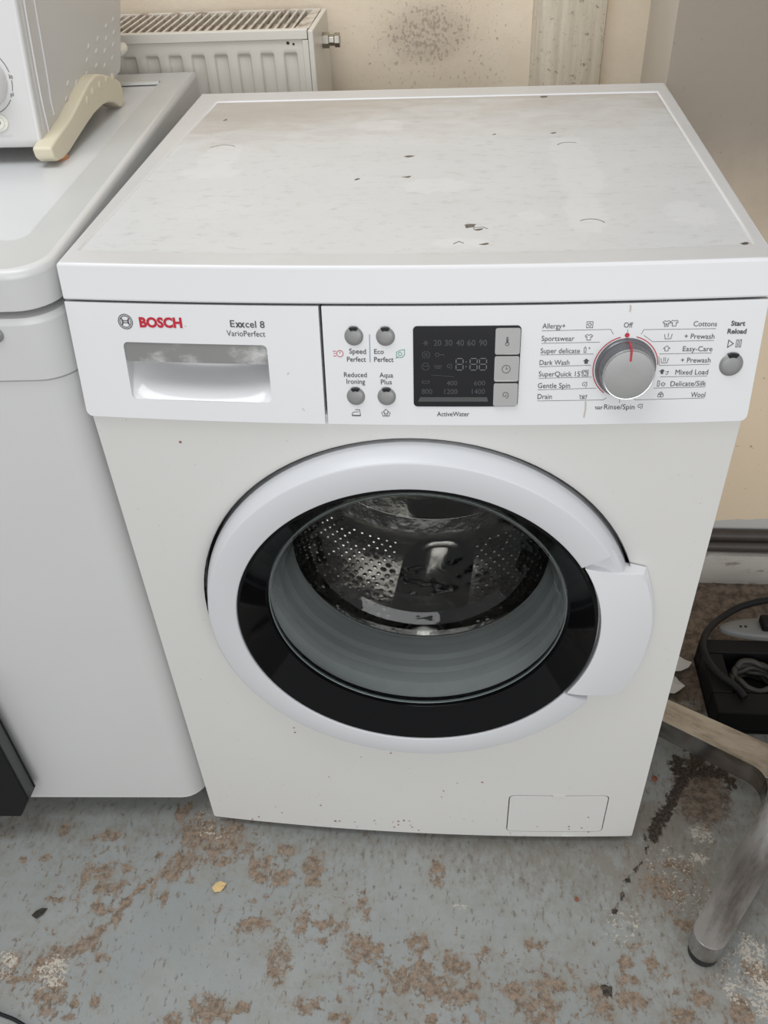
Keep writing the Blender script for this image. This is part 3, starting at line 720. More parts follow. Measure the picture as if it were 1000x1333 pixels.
def strokes(name, lines, wd, mat, parent, surf=P, off=0.0003, fills=()):
    """thin printed lines (and filled shapes) as flat ribbons"""
    v, f = [], []
    for ln in lines:
        closed = ln[0] == ln[-1] and len(ln) > 3
        pts = ln[:-1] if closed else ln
        n = len(pts); base = len(v)
        for i in range(n):
            a = pts[i - 1] if (closed or i > 0) else pts[i]
            b = pts[(i + 1) % n] if (closed or i < n - 1) else pts[i]
            p = pts[i]
            d1 = Vector((p[0] - a[0], p[1] - a[1])); d2 = Vector((b[0] - p[0], b[1] - p[1]))
            if d1.length < 1e-9: d1 = d2
            if d2.length < 1e-9: d2 = d1
            d1.normalize(); d2.normalize()
            t = d1 + d2
            if t.length < 1e-6: t = d1
            t.normalize(); nn = Vector((-t.y, t.x)); c = max(0.4, nn.dot(Vector((-d1.y, d1.x))))
            k = wd / 2 / c
            v.append(surf(p[0] + nn.x * k, p[1] + nn.y * k, off)); v.append(surf(p[0] - nn.x * k, p[1] - nn.y * k, off))
        for i in range(n if closed else n - 1):
            j = (i + 1) % n
            f.append((base + 2 * i, base + 2 * i + 1, base + 2 * j + 1, base + 2 * j))
    for fl in fills:
        base = len(v); v += [surf(a, b, off) for a, b in fl]; f.append(tuple(range(base, base + len(fl))))
    return wobj(mobj(name, v, f, mat, parent, fix=False))
def arc(cx, cz, r, a0, a1, n=20, rz=None):
    return [(cx + r * math.cos(math.radians(a0 + (a1 - a0) * i / n)), cz + (rz or r) * math.sin(math.radians(a0 + (a1 - a0) * i / n))) for i in range(n + 1)]
def ring(cx, cz, r, n=20): 
    a = arc(cx, cz, r, 0, 360, n); a[-1] = a[0]; return a
def at(c, s, lines): return [[(c[0] + s * x, c[1] + s * y) for x, y in l] for l in lines]
TUB = [[(-4, 2), (-3, -2.6), (3, -2.6), (4, 2)], [(-3.6, 1.2), (-1.8, .6), (0, 1.2), (1.8, .6), (3.6, 1.2)]]
SHIRT = [[(-2, 3), (-4, 1.6), (-3.2, 0), (-2, .6), (-2, -3.2), (2, -3.2), (2, .6), (3.2, 0), (4, 1.6), (2, 3), (.8, 2.3), (-.8, 2.3), (-2, 3)]]
CAPS = [[(-1.8, -2.6), (-1.8, .2), (-3.6, .2), (0, 3.2), (3.6, .2), (1.8, .2), (1.8, -2.6), (-1.8, -2.6)]]
SPIRAL = [[(r * math.cos(a), r * math.sin(a)) for a, r in [(-1.2 + i * .45, 3.4 - i * .155) for i in range(20)]], [(2.2, 3), (3.4, 2.2)]]
BOTTLE = [[(-3, -3), (-3, 2), (-2, 3.2), (-1, 2), (-1, -3), (-3, -3)], [(1.5, 1.8), (3.5, 1.8)], [(2.5, .8), (2.5, 2.8)]]
SQUARE = [[(-3.2, -3.2), (3.2, -3.2), (3.2, 3.2), (-3.2, 3.2), (-3.2, -3.2)], [(0, -2), (2, 0), (0, 2), (-2, 0), (0, -2)]]
CLOCK = [[(-3.2, -3.2), (3.2, -3.2), (3.2, 3.2), (-3.2, 3.2), (-3.2, -3.2)], ring(0, 0, 2.2, 14), [(0, 0), (2, 2)]]
WOOL = [ring(-1.4, -1.4, 1.7, 12), ring(1.4, -1.4, 1.7, 12), [(-3, .4), (0, 3.2), (3, .4)], [(-1, .6), (1.6, 2)]]
PRE = lambda k: [[(-4, 2.4), (-3, -2.8), (3, -2.8), (4, 2.4)]] + [[(dx, -1.4), (dx, 3.4)] for dx in k]
q = 0.00078
for args in PANEL_TEXT:
    par = dr if args[1] < -0.08 else cp
    lettering(*args, par)
strokes('guide_line', PANEL_LINES[:-1], 0.00032, 'ink', cp)
strokes('divider_line', PANEL_LINES[-1:], 0.0006, 'blue_ink', cp)
def symbol(c, shape, mat='ink', wd=0.00042, s=q, fills=(), par=None, off=0.0003, surf=P, name='symbol'):
    return strokes(name, at(c, s, shape), wd, mat, par or cp, surf, off, at(c, s, fills))
symbol((0.155, 0.79795), SQUARE); symbol((0.1551, 0.7874), SHIRT); symbol((0.1545, 0.7767), BOTTLE)
symbol((0.1547, 0.7666), [], fills=[[(-3.6, .2), (-1.8, .2), (-1.8, -2.6), (1.8, -2.6), (1.8, .2), (3.6, .2), (0, 3.2)]])
symbol((0.1547, 0.7563), CLOCK); symbol((0.1547, 0.7462), SPIRAL); symbol((0.1548, 0.7354), TUB + [[(-1.4, -.5), (1.4, -.5), (0, -2), (-1.4, -.5)]])
symbol((0.2182, 0.7975), SHIRT + [[(-1, 0), (1, -2)], [(1, 0), (-1, -2)]]); symbol((0.2245, 0.7977), SHIRT)
symbol((0.2209, 0.7867), PRE([0])); symbol((0.2210, 0.7762), CAPS); symbol((0.2205, 0.7661), PRE([-.9, .9]))
symbol((0.2200, 0.7560), [], fills=[[(-4, .4), (-2, .4), (-1.4, -2.4), (1, -2.4), (1.2, .6), (2.4, 1), (0, 3.2)]]); symbol((0.2232, 0.7552), [[(-1, 1), (2.6, 1.4), (1.4, -1.8), (-.6, -1.8)]])
symbol((0.2195, 0.7457), [[(-3, -3), (-3, 3), (-1, 3), (-1, -3), (-3, -3)]]); symbol((0.2220, 0.7450), CAPS, s=q * .7)
symbol((0.2211, 0.7358), WOOL); symbol((0.16906, 0.7250), [[(-4, 1.4), (-3, -1.6), (3, -1.6), (4, 1.4)], [(-4, 1), (-2, 0.3), (0, 1), (2, 0.3), (4, 1)], [(-2, -.6), (2, -.6)]]); symbol((0.2044, 0.7254), SPIRAL)
symbol((-0.0562, 0.7743), [ring(0, 0, 3.6, 20), [(0, 0.2), (0, 2.4)], [(-8, 2.8), (-4.2, 2.8)], [(-7, .2), (-4.6, .2)], [(-7.5, -2.6), (-4.2, -2.6)]], 'red_ink', 0.0005)
symbol((-0.0040, 0.7743), [[(-4, -3), (-4, 2), (0, 4), (5, 5), (5, -1), (2, -4), (-2, -4), (-4, -3)], ring(0, 0, 2, 12), [(-5, -5), (-2, -3)]], 'green_ink', 0.0005)
symbol((-0.0443, 0.7206), [[(-5, -3), (5, -3), (4, 3.6), (-1, 3.6)], [(-5, -3), (-4, 0), (-1, 1), (3, 1)], [(-5, -3.9), (5, -3.9)]], wd=0.0005)
symbol((-0.0175, 0.7207), [[(-5, 1), (-3.4, -4), (3.4, -4), (5, 1)], [(-2, -1), (-2, 1), (-3.4, 1), (0, 4.4), (3.4, 1), (2, 1), (2, -1), (-2, -1)], [(-2.4, -2.6), (2.4, -2.6)]], wd=0.0005)
symbol((0.2739, 0.7788), [[(-3, -4), (-3, 4), (2.6, 0), (-3, -4)]], wd=0.0006, s=q)
symbol((0.2801, 0.7788), [[(-2.4, -4), (-2.4, 4), (-.6, 4), (-.6, -4), (-2.4, -4)], [(1, -4), (1, 4), (2.8, 4), (2.8, -4), (1, -4)]], wd=0.00045, s=q)
# round maker's emblem
o = strokes('emblem', at((-0.2454, 0.7990), 1.0, [ring(0, 0, 0.0064, 36), ring(0, 0, 0.0050, 32)]) + at((-0.2454, 0.7990), 1.0, [arc(-0.0050, 0, 0.0030, -62, 62, 8), arc(0.0050, 0, 0.0030, 118, 242, 8), [(-0.0020, 0.0009), (0.0020, 0.0009)], [(-0.0020, -0.0009), (0.0020, -0.0009)], [(-0.0030, 0.0030), (-0.0030, -0.0030)], [(0.0030, 0.0030), (0.0030, -0.0030)]]), 0.0007, 'ink', dr)
o['label'] = 'round dark emblem'

# marks of earlier feet on the worn top
for ln in [arc(-0.2215, 0.322, 0.017, 40, 150, 14), arc(0.160, 0.313, 0.013, 50, 160, 12), arc(0.161, 0.098, 0.012, 15, 140, 12), [(0.052, 0.099), (0.058, 0.093), (0.066, 0.094), (0.070, 0.090)], [(0.040, 0.058), (0.045, 0.063), (0.049, 0.059)]]: strokes('ring_mark', [ln], 0.0011, 'mark_grey', tp, TP, 0.0)
for ln in [[(0.1868, 0.8135), (0.1872, 0.8105), (0.1869, 0.8080)], [(0.1572, 0.7310), (0.1578, 0.7240), (0.1570, 0.7160)]]: strokes('drip_stain', [ln], 0.0011, 'drip_tan', cp, P, 0.0003)
for ln in [[(-0.093, 0.724), (-0.091, 0.7215)], [(-0.192, 0.7965), (-0.1905, 0.7958)], [(-0.104, 0.755), (-0.1025, 0.7568)]]: strokes('scuff_mark', [ln], 0.0006, 'mark_pale', dr, P, 0.0003)

# push buttons with a dark light window at the top
def dome_button(cx, cz, r, name='option_button'):
    prof = [(0.0, 0.0028), (0.5, 0.0027), (0.8, 0.0023), (0.93, 0.0016), (1.0, 0.0004), (1.04, 0.0)]
    n = 40; v, f = [], []
    for k_, (rr, of) in enumerate(prof[1:]):
        for i in range(n): v.append(P(cx + r * rr * math.cos(2 * PI * i / n), cz + r * rr * math.sin(2 * PI * i / n), of))
    v.append(P(cx, cz, 0.0028)); c = len(v) - 1
    for i in range(n): f.append((c, i, (i + 1) % n))
    for a in range(len(prof) - 2):
        for i in range(n): f.append((a * n + i, a * n + (i + 1) % n, (a + 1) * n + (i + 1) % n, (a + 1) * n + i))
    b = wobj(mobj(name, v, f, 'silver_plastic', cp, 60))
    wobj(plate('indicator_window', [(x, z) for x, z in arc(cx, cz, r * 1.10, 62, 118, 10)] + [(x, z) for x, z in arc(cx, cz, r * 0.70, 114, 66, 8)], [], P, 0.0032, 0.0, 'display_black', b, bevel=0.0004))
    return b
for (cx, cz) in ((-0.0434, 0.7896), (-0.01625, 0.7894), (-0.0439, 0.7358), (-0.0165, 0.7359)): dome_button(cx, cz, 0.0079)
dome_button(0.27705, 0.7607, 0.0097, 'start_button')

# display block
ds = wobj(plate('display', rrect(0.0074, 0.7271, 0.0985, 0.7984, 0.0035, 6), [], P, 0.0008, -0.002, 'display_black', cp, 0.02, 0.0005))
ds['label'] = 'black display window with dim grey figures'
for (a, b) in ((0.7741, 0.7966), (0.7503, 0.7727), (0.7280, 0.7487)):
    kb = wobj(plate('display_key', rrect(0.0770, a, 0.0979, b, 0.0018, 4), [], P, 0.0024, 0.0, 'key_plastic', ds, 0.02, 0.0007))
    c = (0.0871, (a + b) / 2)
    if a > 0.77: ln = [[(-.8, -1), (-.8, 4), (0, 5), (.8, 4), (.8, -1)], ring(0, -2.6, 1.9, 14), [(0, -2), (0, 3)]]
    elif a > 0.74: ln = [ring(0, 0, 4.4, 24), [(0, 2.8), (0, 0), (2, 0)]]
    else: ln = [[(r * math.cos(t_), r * math.sin(t_)) for t_, r in [(-1.2 + i * .45, 4.2 - i * .19) for i in range(19)]]]
    strokes('key_symbol', at(c, q, ln), 0.00045, 'ink', ds, P, 0.0027)
for args in DISPLAY_TEXT:
    lettering(*args, ds, 0.0011, 'figure')
dsym = lambda c, ln, s=q: strokes('figure', at(c, s, ln), 0.0005, 'display_ink', ds, P, 0.0011)
dsym((0.0182, 0.7841), [[(3.4 * math.cos(a), 3.4 * math.sin(a)), (-3.4 * math.cos(a), -3.4 * math.sin(a))] for a in (0.1, 1.15, 2.2)])
dsym((0.0184, 0.7740), [arc(0, 0, 4, 100, 260, 14), arc(0, 0, 4, -80, 80, 14), [(-1, -2.4), (-1, 2.4)], [(1, -2.4), (1, 2.4)]])
dsym((0.0300, 0.7740), [ring(-2.6, 0, 2, 12), [(-.6, 0), (4.6, 0), (4.6, -1.4)]])
dsym((0.0180, 0.7639), [arc(0, -.4, 4, 190, 350, 14), [(-5, 0), (5, 0)], arc(0, .4, 3.4, 10, 170, 10)])
dsym((0.0287, 0.7636), [[(-4.6, 1), (4.6, 1)], [(-3.6, -.6), (3.6, -.6)], [(-3, -2), (3, -2)]])
dsym((0.0382, 0.7637), SPIRAL)
dsym((0.0181, 0.7495), [[(-4, 1.4), (-3.4, -1.2), (3.4, -1.2), (4, 1.4), (-4, 1.4)]])
strokes('figure', [[(0.023, 0.7560), (0.032, 0.7555), (0.0425, 0.7545)]], 0.0004, 'display_ink', ds, P, 0.0011)
# three seven-segment eights with a colon
seg = []
for x0 in (0.0442, 0.0562, 0.0642):
    x1, zb, zt = x0 + 0.0060, 0.7604, 0.7706; zm = (zb + zt) / 2; g_ = 0.0008
    for z in (zb, zm, zt): seg.append([(x0 + g_, z), (x1 - g_, z)])
    for x in (x0, x1): seg += [[(x, zb + g_), (x, zm - g_)], [(x, zm + g_), (x, zt - g_)]]
for z in (0.7635, 0.7675): seg.append([(0.0528, z - .0005), (0.0528, z + .0005)])
strokes('seven_segment_figures', seg, 0.0007, 'segment_ink', ds, P, 0.0011)
wobj(plate('display_bar', [(0.0113, 0.7318), (0.0726, 0.7318), (0.0716, 0.7358), (0.0131, 0.7358)], [], P, 0.00105, 0.0, 'casing_grey', ds))

# programme dial
strokes('dial_scale', [arc(0.1882, 0.7604, 0.0272, 104, 234, 36), arc(0.1882, 0.7604, 0.0272, 76, 4, 22)], 0.0008, 'red_ink', cp)
strokes('dial_dot', [], 0.001, 'red_ink', cp, fills=[circle(0.1868, 0.7884, 0.0020, 18)])
def dial_part(name, prof, mat, parent, cx=0.1882, cz=0.7604, n=64):
    v, f = [], []
    for r, of in prof:
        for i in range(n): v.append(P(cx + r * math.cos(2 * PI * i / n), cz + r * math.sin(2 * PI * i / n) * 1.0, of))
    for a in range(len(prof) - 1):
        for i in range(n): f.append((a * n + i, a * n + (i + 1) % n, (a + 1) * n + (i + 1) % n, (a + 1) * n + i))
    f.append(tuple(range((len(prof) - 1) * n, len(prof) * n)))
    return wobj(mobj(name, v, f, mat, parent, 40))
dl = dial_part('program_dial', [(0.0256, 0.0), (0.0254, 0.003), (0.0243, 0.0042), (0.0238, 0.0042), (0.0217, 0.0172), (0.0212, 0.0184)], 'dial_side', cp)
dl['label'] = 'round silver programme dial with a red pointer line'
dial_part('dial_rim', [(0.0216, 0.0168), (0.0217, 0.0182), (0.0211, 0.0192), (0.0203, 0.0190)], 'dial_rim', dl)
dial_part('dial_face', [(0.0204, 0.0186), (0.0203, 0.0192), (0.0150, 0.0198), (0.0060, 0.0200)], 'dial_metal', dl)
strokes('dial_pointer', [[(0.1882, 0.7726), (0.1882, 0.7812)]], 0.0016, 'red_ink', dl, P, 0.0202)
v = [P(0.1882 + dx, 0.7604 + r, of + 0.0004) for r, of in ((0.0242, 0.0043), (0.0222, 0.0176), (0.0208, 0.0196)) for dx in (-0.0008, 0.0008)]
wobj(mobj('dial_pointer', v, [(0, 1, 3, 2), (2, 3, 5, 4)], 'red_ink', dl, fix=False))

# door
A0, A1 = math.radians(30.4), math.radians(329.8)
ringp = [(0.1905, -0.012), (0.1905, -0.0355), (0.1910, -0.0364), (0.1920, -0.0368), (0.2192, -0.0360), (0.2204, -0.0356), (0.2212, -0.0348), (0.2250, -0.0200), (0.2264, -0.0140), (0.2264, -0.012)]
door = wobj(lathe('door', ringp, DX, DZ, 'door_plastic', wm, 120, A0, A1, 40, True, True))
door['label'] = 'round door with a broad white ring'
basep = [(0.189, 0.004), (0.1915, -0.0262), (0.2175, -0.0255), (0.2235, -0.022), (0.2268, -0.012), (0.2268, 0.004)]
wobj(lathe('door_back_ring', basep, DX, DZ, 'door_plastic', door, 120, smooth=40))
wobj(lathe('door_seat', [(0.2306, -0.012), (0.2306, 0.012), (0.19, 0.012), (0.19, 0.03)], DX, DZ, 'dark_gap', wm, 96))
blk = wobj(lathe('black_ring', [(0.1898, -0.020), (0.1898, -0.0345), (0.1888, -0.0355), (0.187, -0.0355), (0.164, -0.0085), (0.1625, -0.0045), (0.1620, 0.004)], DX, DZ, 'black_glass', door, 120, smooth=40))
blk['label'] = 'glossy black ring around the glass'
gb = wobj(lathe('glass_bowl', [(0.1622, -0.0030), (0.1605, -0.0052), (0.1585, -0.0050), (0.1565, 0.002), (0.150, 0.020), (0.143, 0.055), (0.137, 0.082), (0.131, 0.094), (0.118, 0.103), (0.095, 0.110), (0.06, 0.113), (0.0, 0.114)], DX, DZ, 'bowl_glass', door, 96, smooth=60))
gb['label'] = 'clear glass bowl reaching into the drum'
# door handle: flat grip filling the gap of the ring and reaching past it
NI, NJ = 24, 10
v, f = [], []
ang = math.asin(0.0955 / 0.193)
def grip(i, j):
    t = 1 - 2 * i / NI                        # +1 at the top, -1 at the bottom
    s = j / NJ
    a = ang * t
    ix, iz = DX + 0.193 * math.cos(a), DZ + 0.193 * math.sin(a)
    ox = 0.2553 - (0.0202 * t * t); oz = 0.4348 + 0.0958 * t
    y = -0.0368 + 0.0222 * s ** 1.35
    return ix + (ox - ix) * s, y, iz + (oz - iz) * s
for i in range(NI + 1):
    for j in range(NJ + 1): v.append(grip(i, j))
nf = len(v)
for i in range(NI + 1):
    for j in range(NJ + 1):
        x, y, z = grip(i, j); s = j / NJ
        v.append((x + 0.004 * s, -0.0125 + 0.0075 * s, z + 0.002 * s * (1 if i < 2 else (-1 if i > NI - 2 else 0))))
ix = lambda i, j: i * (NJ + 1) + j
for i in range(NI):
    for j in range(NJ):
        f.append((ix(i, j), ix(i, j + 1), ix(i + 1, j + 1), ix(i + 1, j))); f.append(tuple(nf + q_ for q_ in (ix(i, j), ix(i + 1, j), ix(i + 1, j + 1), ix(i, j + 1))))
    for j in (0, NJ): f.append((ix(i, j), ix(i + 1, j), nf + ix(i + 1, j), nf + ix(i, j)))
for j in range(NJ):
    for i in (0, NI): f.append((ix(i, j), ix(i, j + 1), nf + ix(i, j + 1), nf + ix(i, j)))
hd = wobj(mobj('door_handle', v, f, 'handle_plastic', door, 35, 0.0012, 2))
hd['label'] = 'flat white grip at the right of the door'
wobj(lathe('seal_highlight', [(0.1506, 0.0888), (0.1497, 0.0900), (0.1502, 0.0912)], DX, DZ, 'highlight_white', wm, 60, math.radians(205), math.radians(338)))  # pale strip standing in for the highlight along the seal's lower edge
wobj(lathe('glass_rim', [(0.1618, -0.0030), (0.1617, -0.0050), (0.1611, -0.0058), (0.1604, -0.0053), (0.1604, -0.0030)], DX, DZ, 'glass_edge', door, 120, smooth=60))
# rubber gasket and drum
gk = wobj(lathe('door_gasket', [(0.20, 0.012), (0.186, 0.0095), (0.176, 0.010), (0.1715, 0.016), (0.167, 0.030), (0.166, 0.045), (0.162, 0.050), (0.160, 0.060), (0.156, 0.066), (0.1535, 0.080), (0.151, 0.086), (0.1500, 0.090), (0.152, 0.095), (0.17, 0.105), (0.20, 0.118), (0.24, 0.120)], DX, DZ, 'gasket_rubber', wm, 96, smooth=50))
gk['label'] = 'grey rubber door seal'
dm = wobj(lathe('drum', [(0.168, 0.118), (0.172, 0.112), (0.185, 0.114), (0.225, 0.128), (0.235, 0.145), (0.237, 0.20), (0.237, 0.36), (0.232, 0.385), (0.215, 0.400), (0.18, 0.405), (0.165, 0.395), (0.10, 0.385), (0.06, 0.388), (0.0, 0.39)], DX, DZ, 'steel_drum', wm, 96, smooth=45))
dm['label'] = 'perforated steel drum'
lifters = (272, 32, 152)
for la in lifters:
    v, f = [], []
    NA, NY = 14, 12
    for j in range(NY + 1):
        y = 0.15 + 0.225 * j / NY
        e = min(1, min(j, NY - j) / 2.5)
        for i in range(NA + 1):
            s = 2 * i / NA - 1
            h = 0.034 * (1 - abs(s) ** 2.6) * e ** 0.6
            an = math.radians(la + s * 13.5 * (0.75 + 0.25 * e) + 6 * (j / NY - .5))
            r = 0.2375 - h
            v.append((DX + r * math.cos(an), y, DZ + r * math.sin(an)))
    for j in range(NY):
        for i in range(NA): f.append((j * (NA + 1) + i, j * (NA + 1) + i + 1, (j + 1) * (NA + 1) + i + 1, (j + 1) * (NA + 1) + i))
    wobj(mobj('drum_lifter', v, f, 'steel_smooth', dm, 60, fix=False))
# holes in the drum wall, each a dimple with a dark floor
v, f, v2, f2 = [], [], [], []
row = 0
y = 0.160
while y < 0.375:
    na = 108
    for i in range(na):
        deg = (i + 0.5 * (row % 2)) * 360 / na
        if min(abs((deg - la + 180) % 360 - 180) for la in lifters) < 15: continue
        big = (i // 2 + row // 2) % 4 == 0
        rr = 0.0036 if big else 0.0025
        an = math.radians(deg); base = len(v); b2 = len(v2)
        for k_ in range(6):
            t_ = 2 * PI * k_ / 6
            for dst, rad, rw in ((v, rr, 0.2364), (v2, rr * 1.55, 0.2368), (v2, rr, 0.2352)):
                aa = an + rad * math.cos(t_) / 0.237
                dst.append((DX + rw * math.cos(aa), y + rad * math.sin(t_), DZ + rw * math.sin(aa)))
        f.append(tuple(range(base, base + 6)))
        for k_ in range(6):
            k2 = (k_ + 1) % 6
            f2.append((b2 + 2 * k_, b2 + 2 * k2, b2 + 2 * k2 + 1, b2 + 2 * k_ + 1))
    y += 0.0112; row += 1
o = wobj(mobj('drum_holes', v, f, 'hole_dark', dm, fix=False)); o['kind'] = 'stuff'
o = wobj(mobj('drum_hole_rims', v2, f2, 'steel_drum', dm, fix=False)); o['kind'] = 'stuff'

# ------------------------------------------------------------------ white appliance at the left
ap = thing('undercounter_appliance', 'plain white appliance with rounded corners left of the washing machine, under the mini oven', 'appliance', (-0.3, 0.0, 0))
ap.rotation_euler = (0, 0, math.radians(2.75))
# local axes: x from -0.60 (left) to 0 (right), y from 0 (front) to back; the empty stands at the front right corner
def outline(x0, x1, y0, y1, r, n=8):
    pts = []
    for cx, cy, a0 in ((x0 + r, y0 + r, PI), (x1 - r, y0 + r, 1.5 * PI)):
        for i in range(n + 1): pts.append((cx + r * math.cos(a0 + .5 * PI * i / n), cy + r * math.sin(a0 + .5 * PI * i / n)))
    pts += [(x1, y1), (x0, y1)]
    return pts
def stack(name, secs, mat, parent, captop=True, capbot=True, smooth=40):
    """secs: (z, outline) from the bottom up"""
    ss = [secs[0]]
    for (za, La), (zb, Lb) in zip(secs[:-1], secs[1:]):
        if abs(zb - za) > 0.006:
            for t in (0.0006 / abs(zb - za), 1 - 0.0006 / abs(zb - za)):
                ss.append((za + (zb - za) * t, [(p[0] + (q_[0] - p[0]) * t, p[1] + (q_[1] - p[1]) * t) for p, q_ in zip(La, Lb)]))
        ss.append((zb, Lb))
    secs = ss
    n = len(secs[0][1]); v = [(x, y, z) for z, L in secs for x, y in L]
    f = [(a * n + i, a * n + (i + 1) % n, (a + 1) * n + (i + 1) % n, (a + 1) * n + i) for a in range(len(secs) - 1) for i in range(n)]
    if capbot: f.append(tuple(range(n))[::-1])
    if captop: f.append(tuple(range((len(secs) - 1) * n, len(secs) * n)))
    return mobj(name, v, f, mat, parent, smooth)
XR, XL, R_ = -0.002, -0.60, 0.036
ol = lambda i, y0=0.0, r=R_: outline(XL + i, XR - i, y0 + i, 0.665 - i, r - i * 0.5)
body_secs = [(0.046, ol(0.008, 0.006)), (0.0475, ol(0.0035, 0.006)), (0.051, ol(0.002, 0.006)), (0.054, ol(0.003, 0.006)), (0.057, ol(0.001, 0.006)), (0.7415, ol(0.001, 0.004)), (0.7425, ol(0.003, 0.004))]
stack('body', body_secs, 'dryer_white', ap)
stack('fascia', [(0.7432, ol(0.003, 0.002)), (0.7442, ol(0.0008, 0.002)), (0.800, ol(0.0005, 0.001)), (0.8055, ol(0.003, 0.001)), (0.8065, ol(0.007, 0.001))], 'dryer_white', ap)
stack('shadow_gap', [(0.806, ol(0.014, 0.004)), (0.8125, ol(0.014, 0.004))], 'dark_gap', ap)
lid_secs = [(0.8118, ol(0.008)), (0.8124, ol(0.003)), (0.8140, ol(0.0008)), (0.843, ol(0.0)), (0.8475, ol(0.001)), (0.8495, ol(0.003)), (0.8502, ol(0.0065))]
lp = stack('lid', lid_secs, 'dryer_white', ap, captop=False)
# the lid's top: rim and sunken panel
outer = ol(0.0065); inn = outline(XL + 0.040, XR - 0.040, 0.068, 0.612, 0.014)
inn2 = outline(XL + 0.042, XR - 0.042, 0.070, 0.610, 0.012)
stack('lid_rim', [(0.8502, outer), (0.8502, inn)], 'dryer_rim', ap, captop=False, capbot=False, smooth=20)
stack('rim_step', [(0.8502, inn), (0.8470, inn2)], 'dust_line', ap, captop=False, capbot=False, smooth=20)
stack('lid_panel', [(0.8466, inn2), (0.8470, inn2)], 'dryer_panel', ap)
mobj('rear_rail', [(x, y, z) for x in (XL + 0.04, XR - 0.04) for y, z in ((0.604, 0.8484), (0.607, 0.8512), (0.612, 0.8512), (0.614, 0.8502))], [(0, 4, 5, 1), (1, 5, 6, 2), (2, 6, 7, 3)], 'dryer_white', ap, fix=False)
stack('plinth', [(0.0, outline(XL + 0.02, XR - 0.02, 0.05, 0.62, 0.02)), (0.0465, outline(XL + 0.02, XR - 0.02, 0.05, 0.62, 0.02))], 'black_plastic', ap)
for z, r, yy in ((0.829, 0.0065, 0.0), (0.792, 0.0075, 0.001)):
    n = 24; v = []
    for rr, y in ((r, yy), (r, yy - 0.0012), (r * .75, yy - 0.002), (r * .6, yy - 0.001)):
        v += [(-0.0625 + rr * math.cos(2 * PI * i / n), y, z + rr * math.sin(2 * PI * i / n)) for i in range(n)]
    f = [(a * n + i, a * n + (i + 1) % n, (a + 1) * n + (i + 1) % n, (a + 1) * n + i) for a in range(3) for i in range(n)] + [tuple(range(3 * n, 4 * n))]
    mobj('round_plug', v, f, 'dryer_white' if z > .8 else 'silver_plastic', ap, 40)

# ------------------------------------------------------------------ mini oven on the appliance
ov = thing('mini_oven', 'white mini oven with timer dial and cream side feet, on top of the left appliance', 'oven', (-0.58, 0.45, 0.8484))
ovp = keep
OX = -0.405
side = [(0.292, 0.8665), (0.289, 0.875), (0.2985, 0.9235), (0.3169, 0.9986), (0.338, 1.07), (0.352, 1.10), (0.40, 1.125), (0.60, 1.125), (0.640, 1.06), (0.629, 1.0), (0.6175, 0.948), (0.5695, 0.882), (0.560, 0.8735), (0.54, 0.8715), (0.40, 0.8695)]
ovp(extrude_x('shell', side, -0.76, OX, 'oven_side', ov, 0.005, 3))
fr_ = [(0.283, 0.8635), (0.279, 0.8705), (0.2905, 0.9235), (0.309, 0.9986), (0.330, 1.07), (0.345, 1.102), (0.352, 1.098), (0.341, 1.07), (0.3205, 0.9986), (0.3025, 0.9235), (0.2945, 0.8665)]
face = ovp(extrude_x('front_panel', fr_, -0.765, OX - 0.0005, 'oven_white', ov, 0.0052, 4))
for d, h0 in ((0.010, 0.868), (0.034, 0.886)):
    pts = []
    for y, z in [(0.2985, 0.9235), (0.3169, 0.9986), (0.338, 1.07), (0.350, 1.10)]: pts.append((OX + 0.0003, y + d * (1.0 if d < .02 else 1.05), z))
    pts.insert(0, (OX + 0.0003, 0.2915 + d, h0)); pts.insert(1, (OX + 0.0003, 0.2935 + d, (h0 + .93) / 2 - .005))
    ovp(tube('side_rib', pts, 0.0013, 'oven_white', ov, 8))
# embossed dimples of the side vent
DIM = [(0.3834, 0.9044), (0.4074, 0.8994), (0.4426, 0.9001), (0.4797, 0.9009), (0.5072, 0.8946), (0.4904, 0.9149), (0.5182, 0.9089), (0.4548, 0.9125), (0.4695, 0.9243), (0.5044, 0.9256), (0.5326, 0.9199), (0.5714, 0.9342), (0.5642, 0.9206), (0.552, 0.9088), (0.5393, 0.8963), (0.3687, 0.8918), (0.3988, 0.8949), (0.5424, 0.9326)]
v, f = [], []
n = 10
for rr, hx in ((1.0, 0.0), (0.75, 0.0010), (0.35, 0.0014)):
    for i in range(n):
        a = 2 * PI * i / n; ly, lz = 0.0050 * rr * math.cos(a), 0.0016 * rr * math.sin(a)
        v.append((hx, ly * .92 - lz * .4, ly * .4 + lz * .92))
f = [(a * n + i, a * n + (i + 1) % n, (a + 1) * n + (i + 1) % n, (a + 1) * n + i) for a in range(2) for i in range(n)] + [tuple(range(2 * n, 3 * n))]
d0 = mobj('vent_dimple', v, f, 'oven_side', ov, 50); d0.location = (OX, *DIM[0]); ovp(d0)
for y, z in DIM[1:]:
    d = d0.copy(); C.objects.link(d); d.location = (OX, y, z)
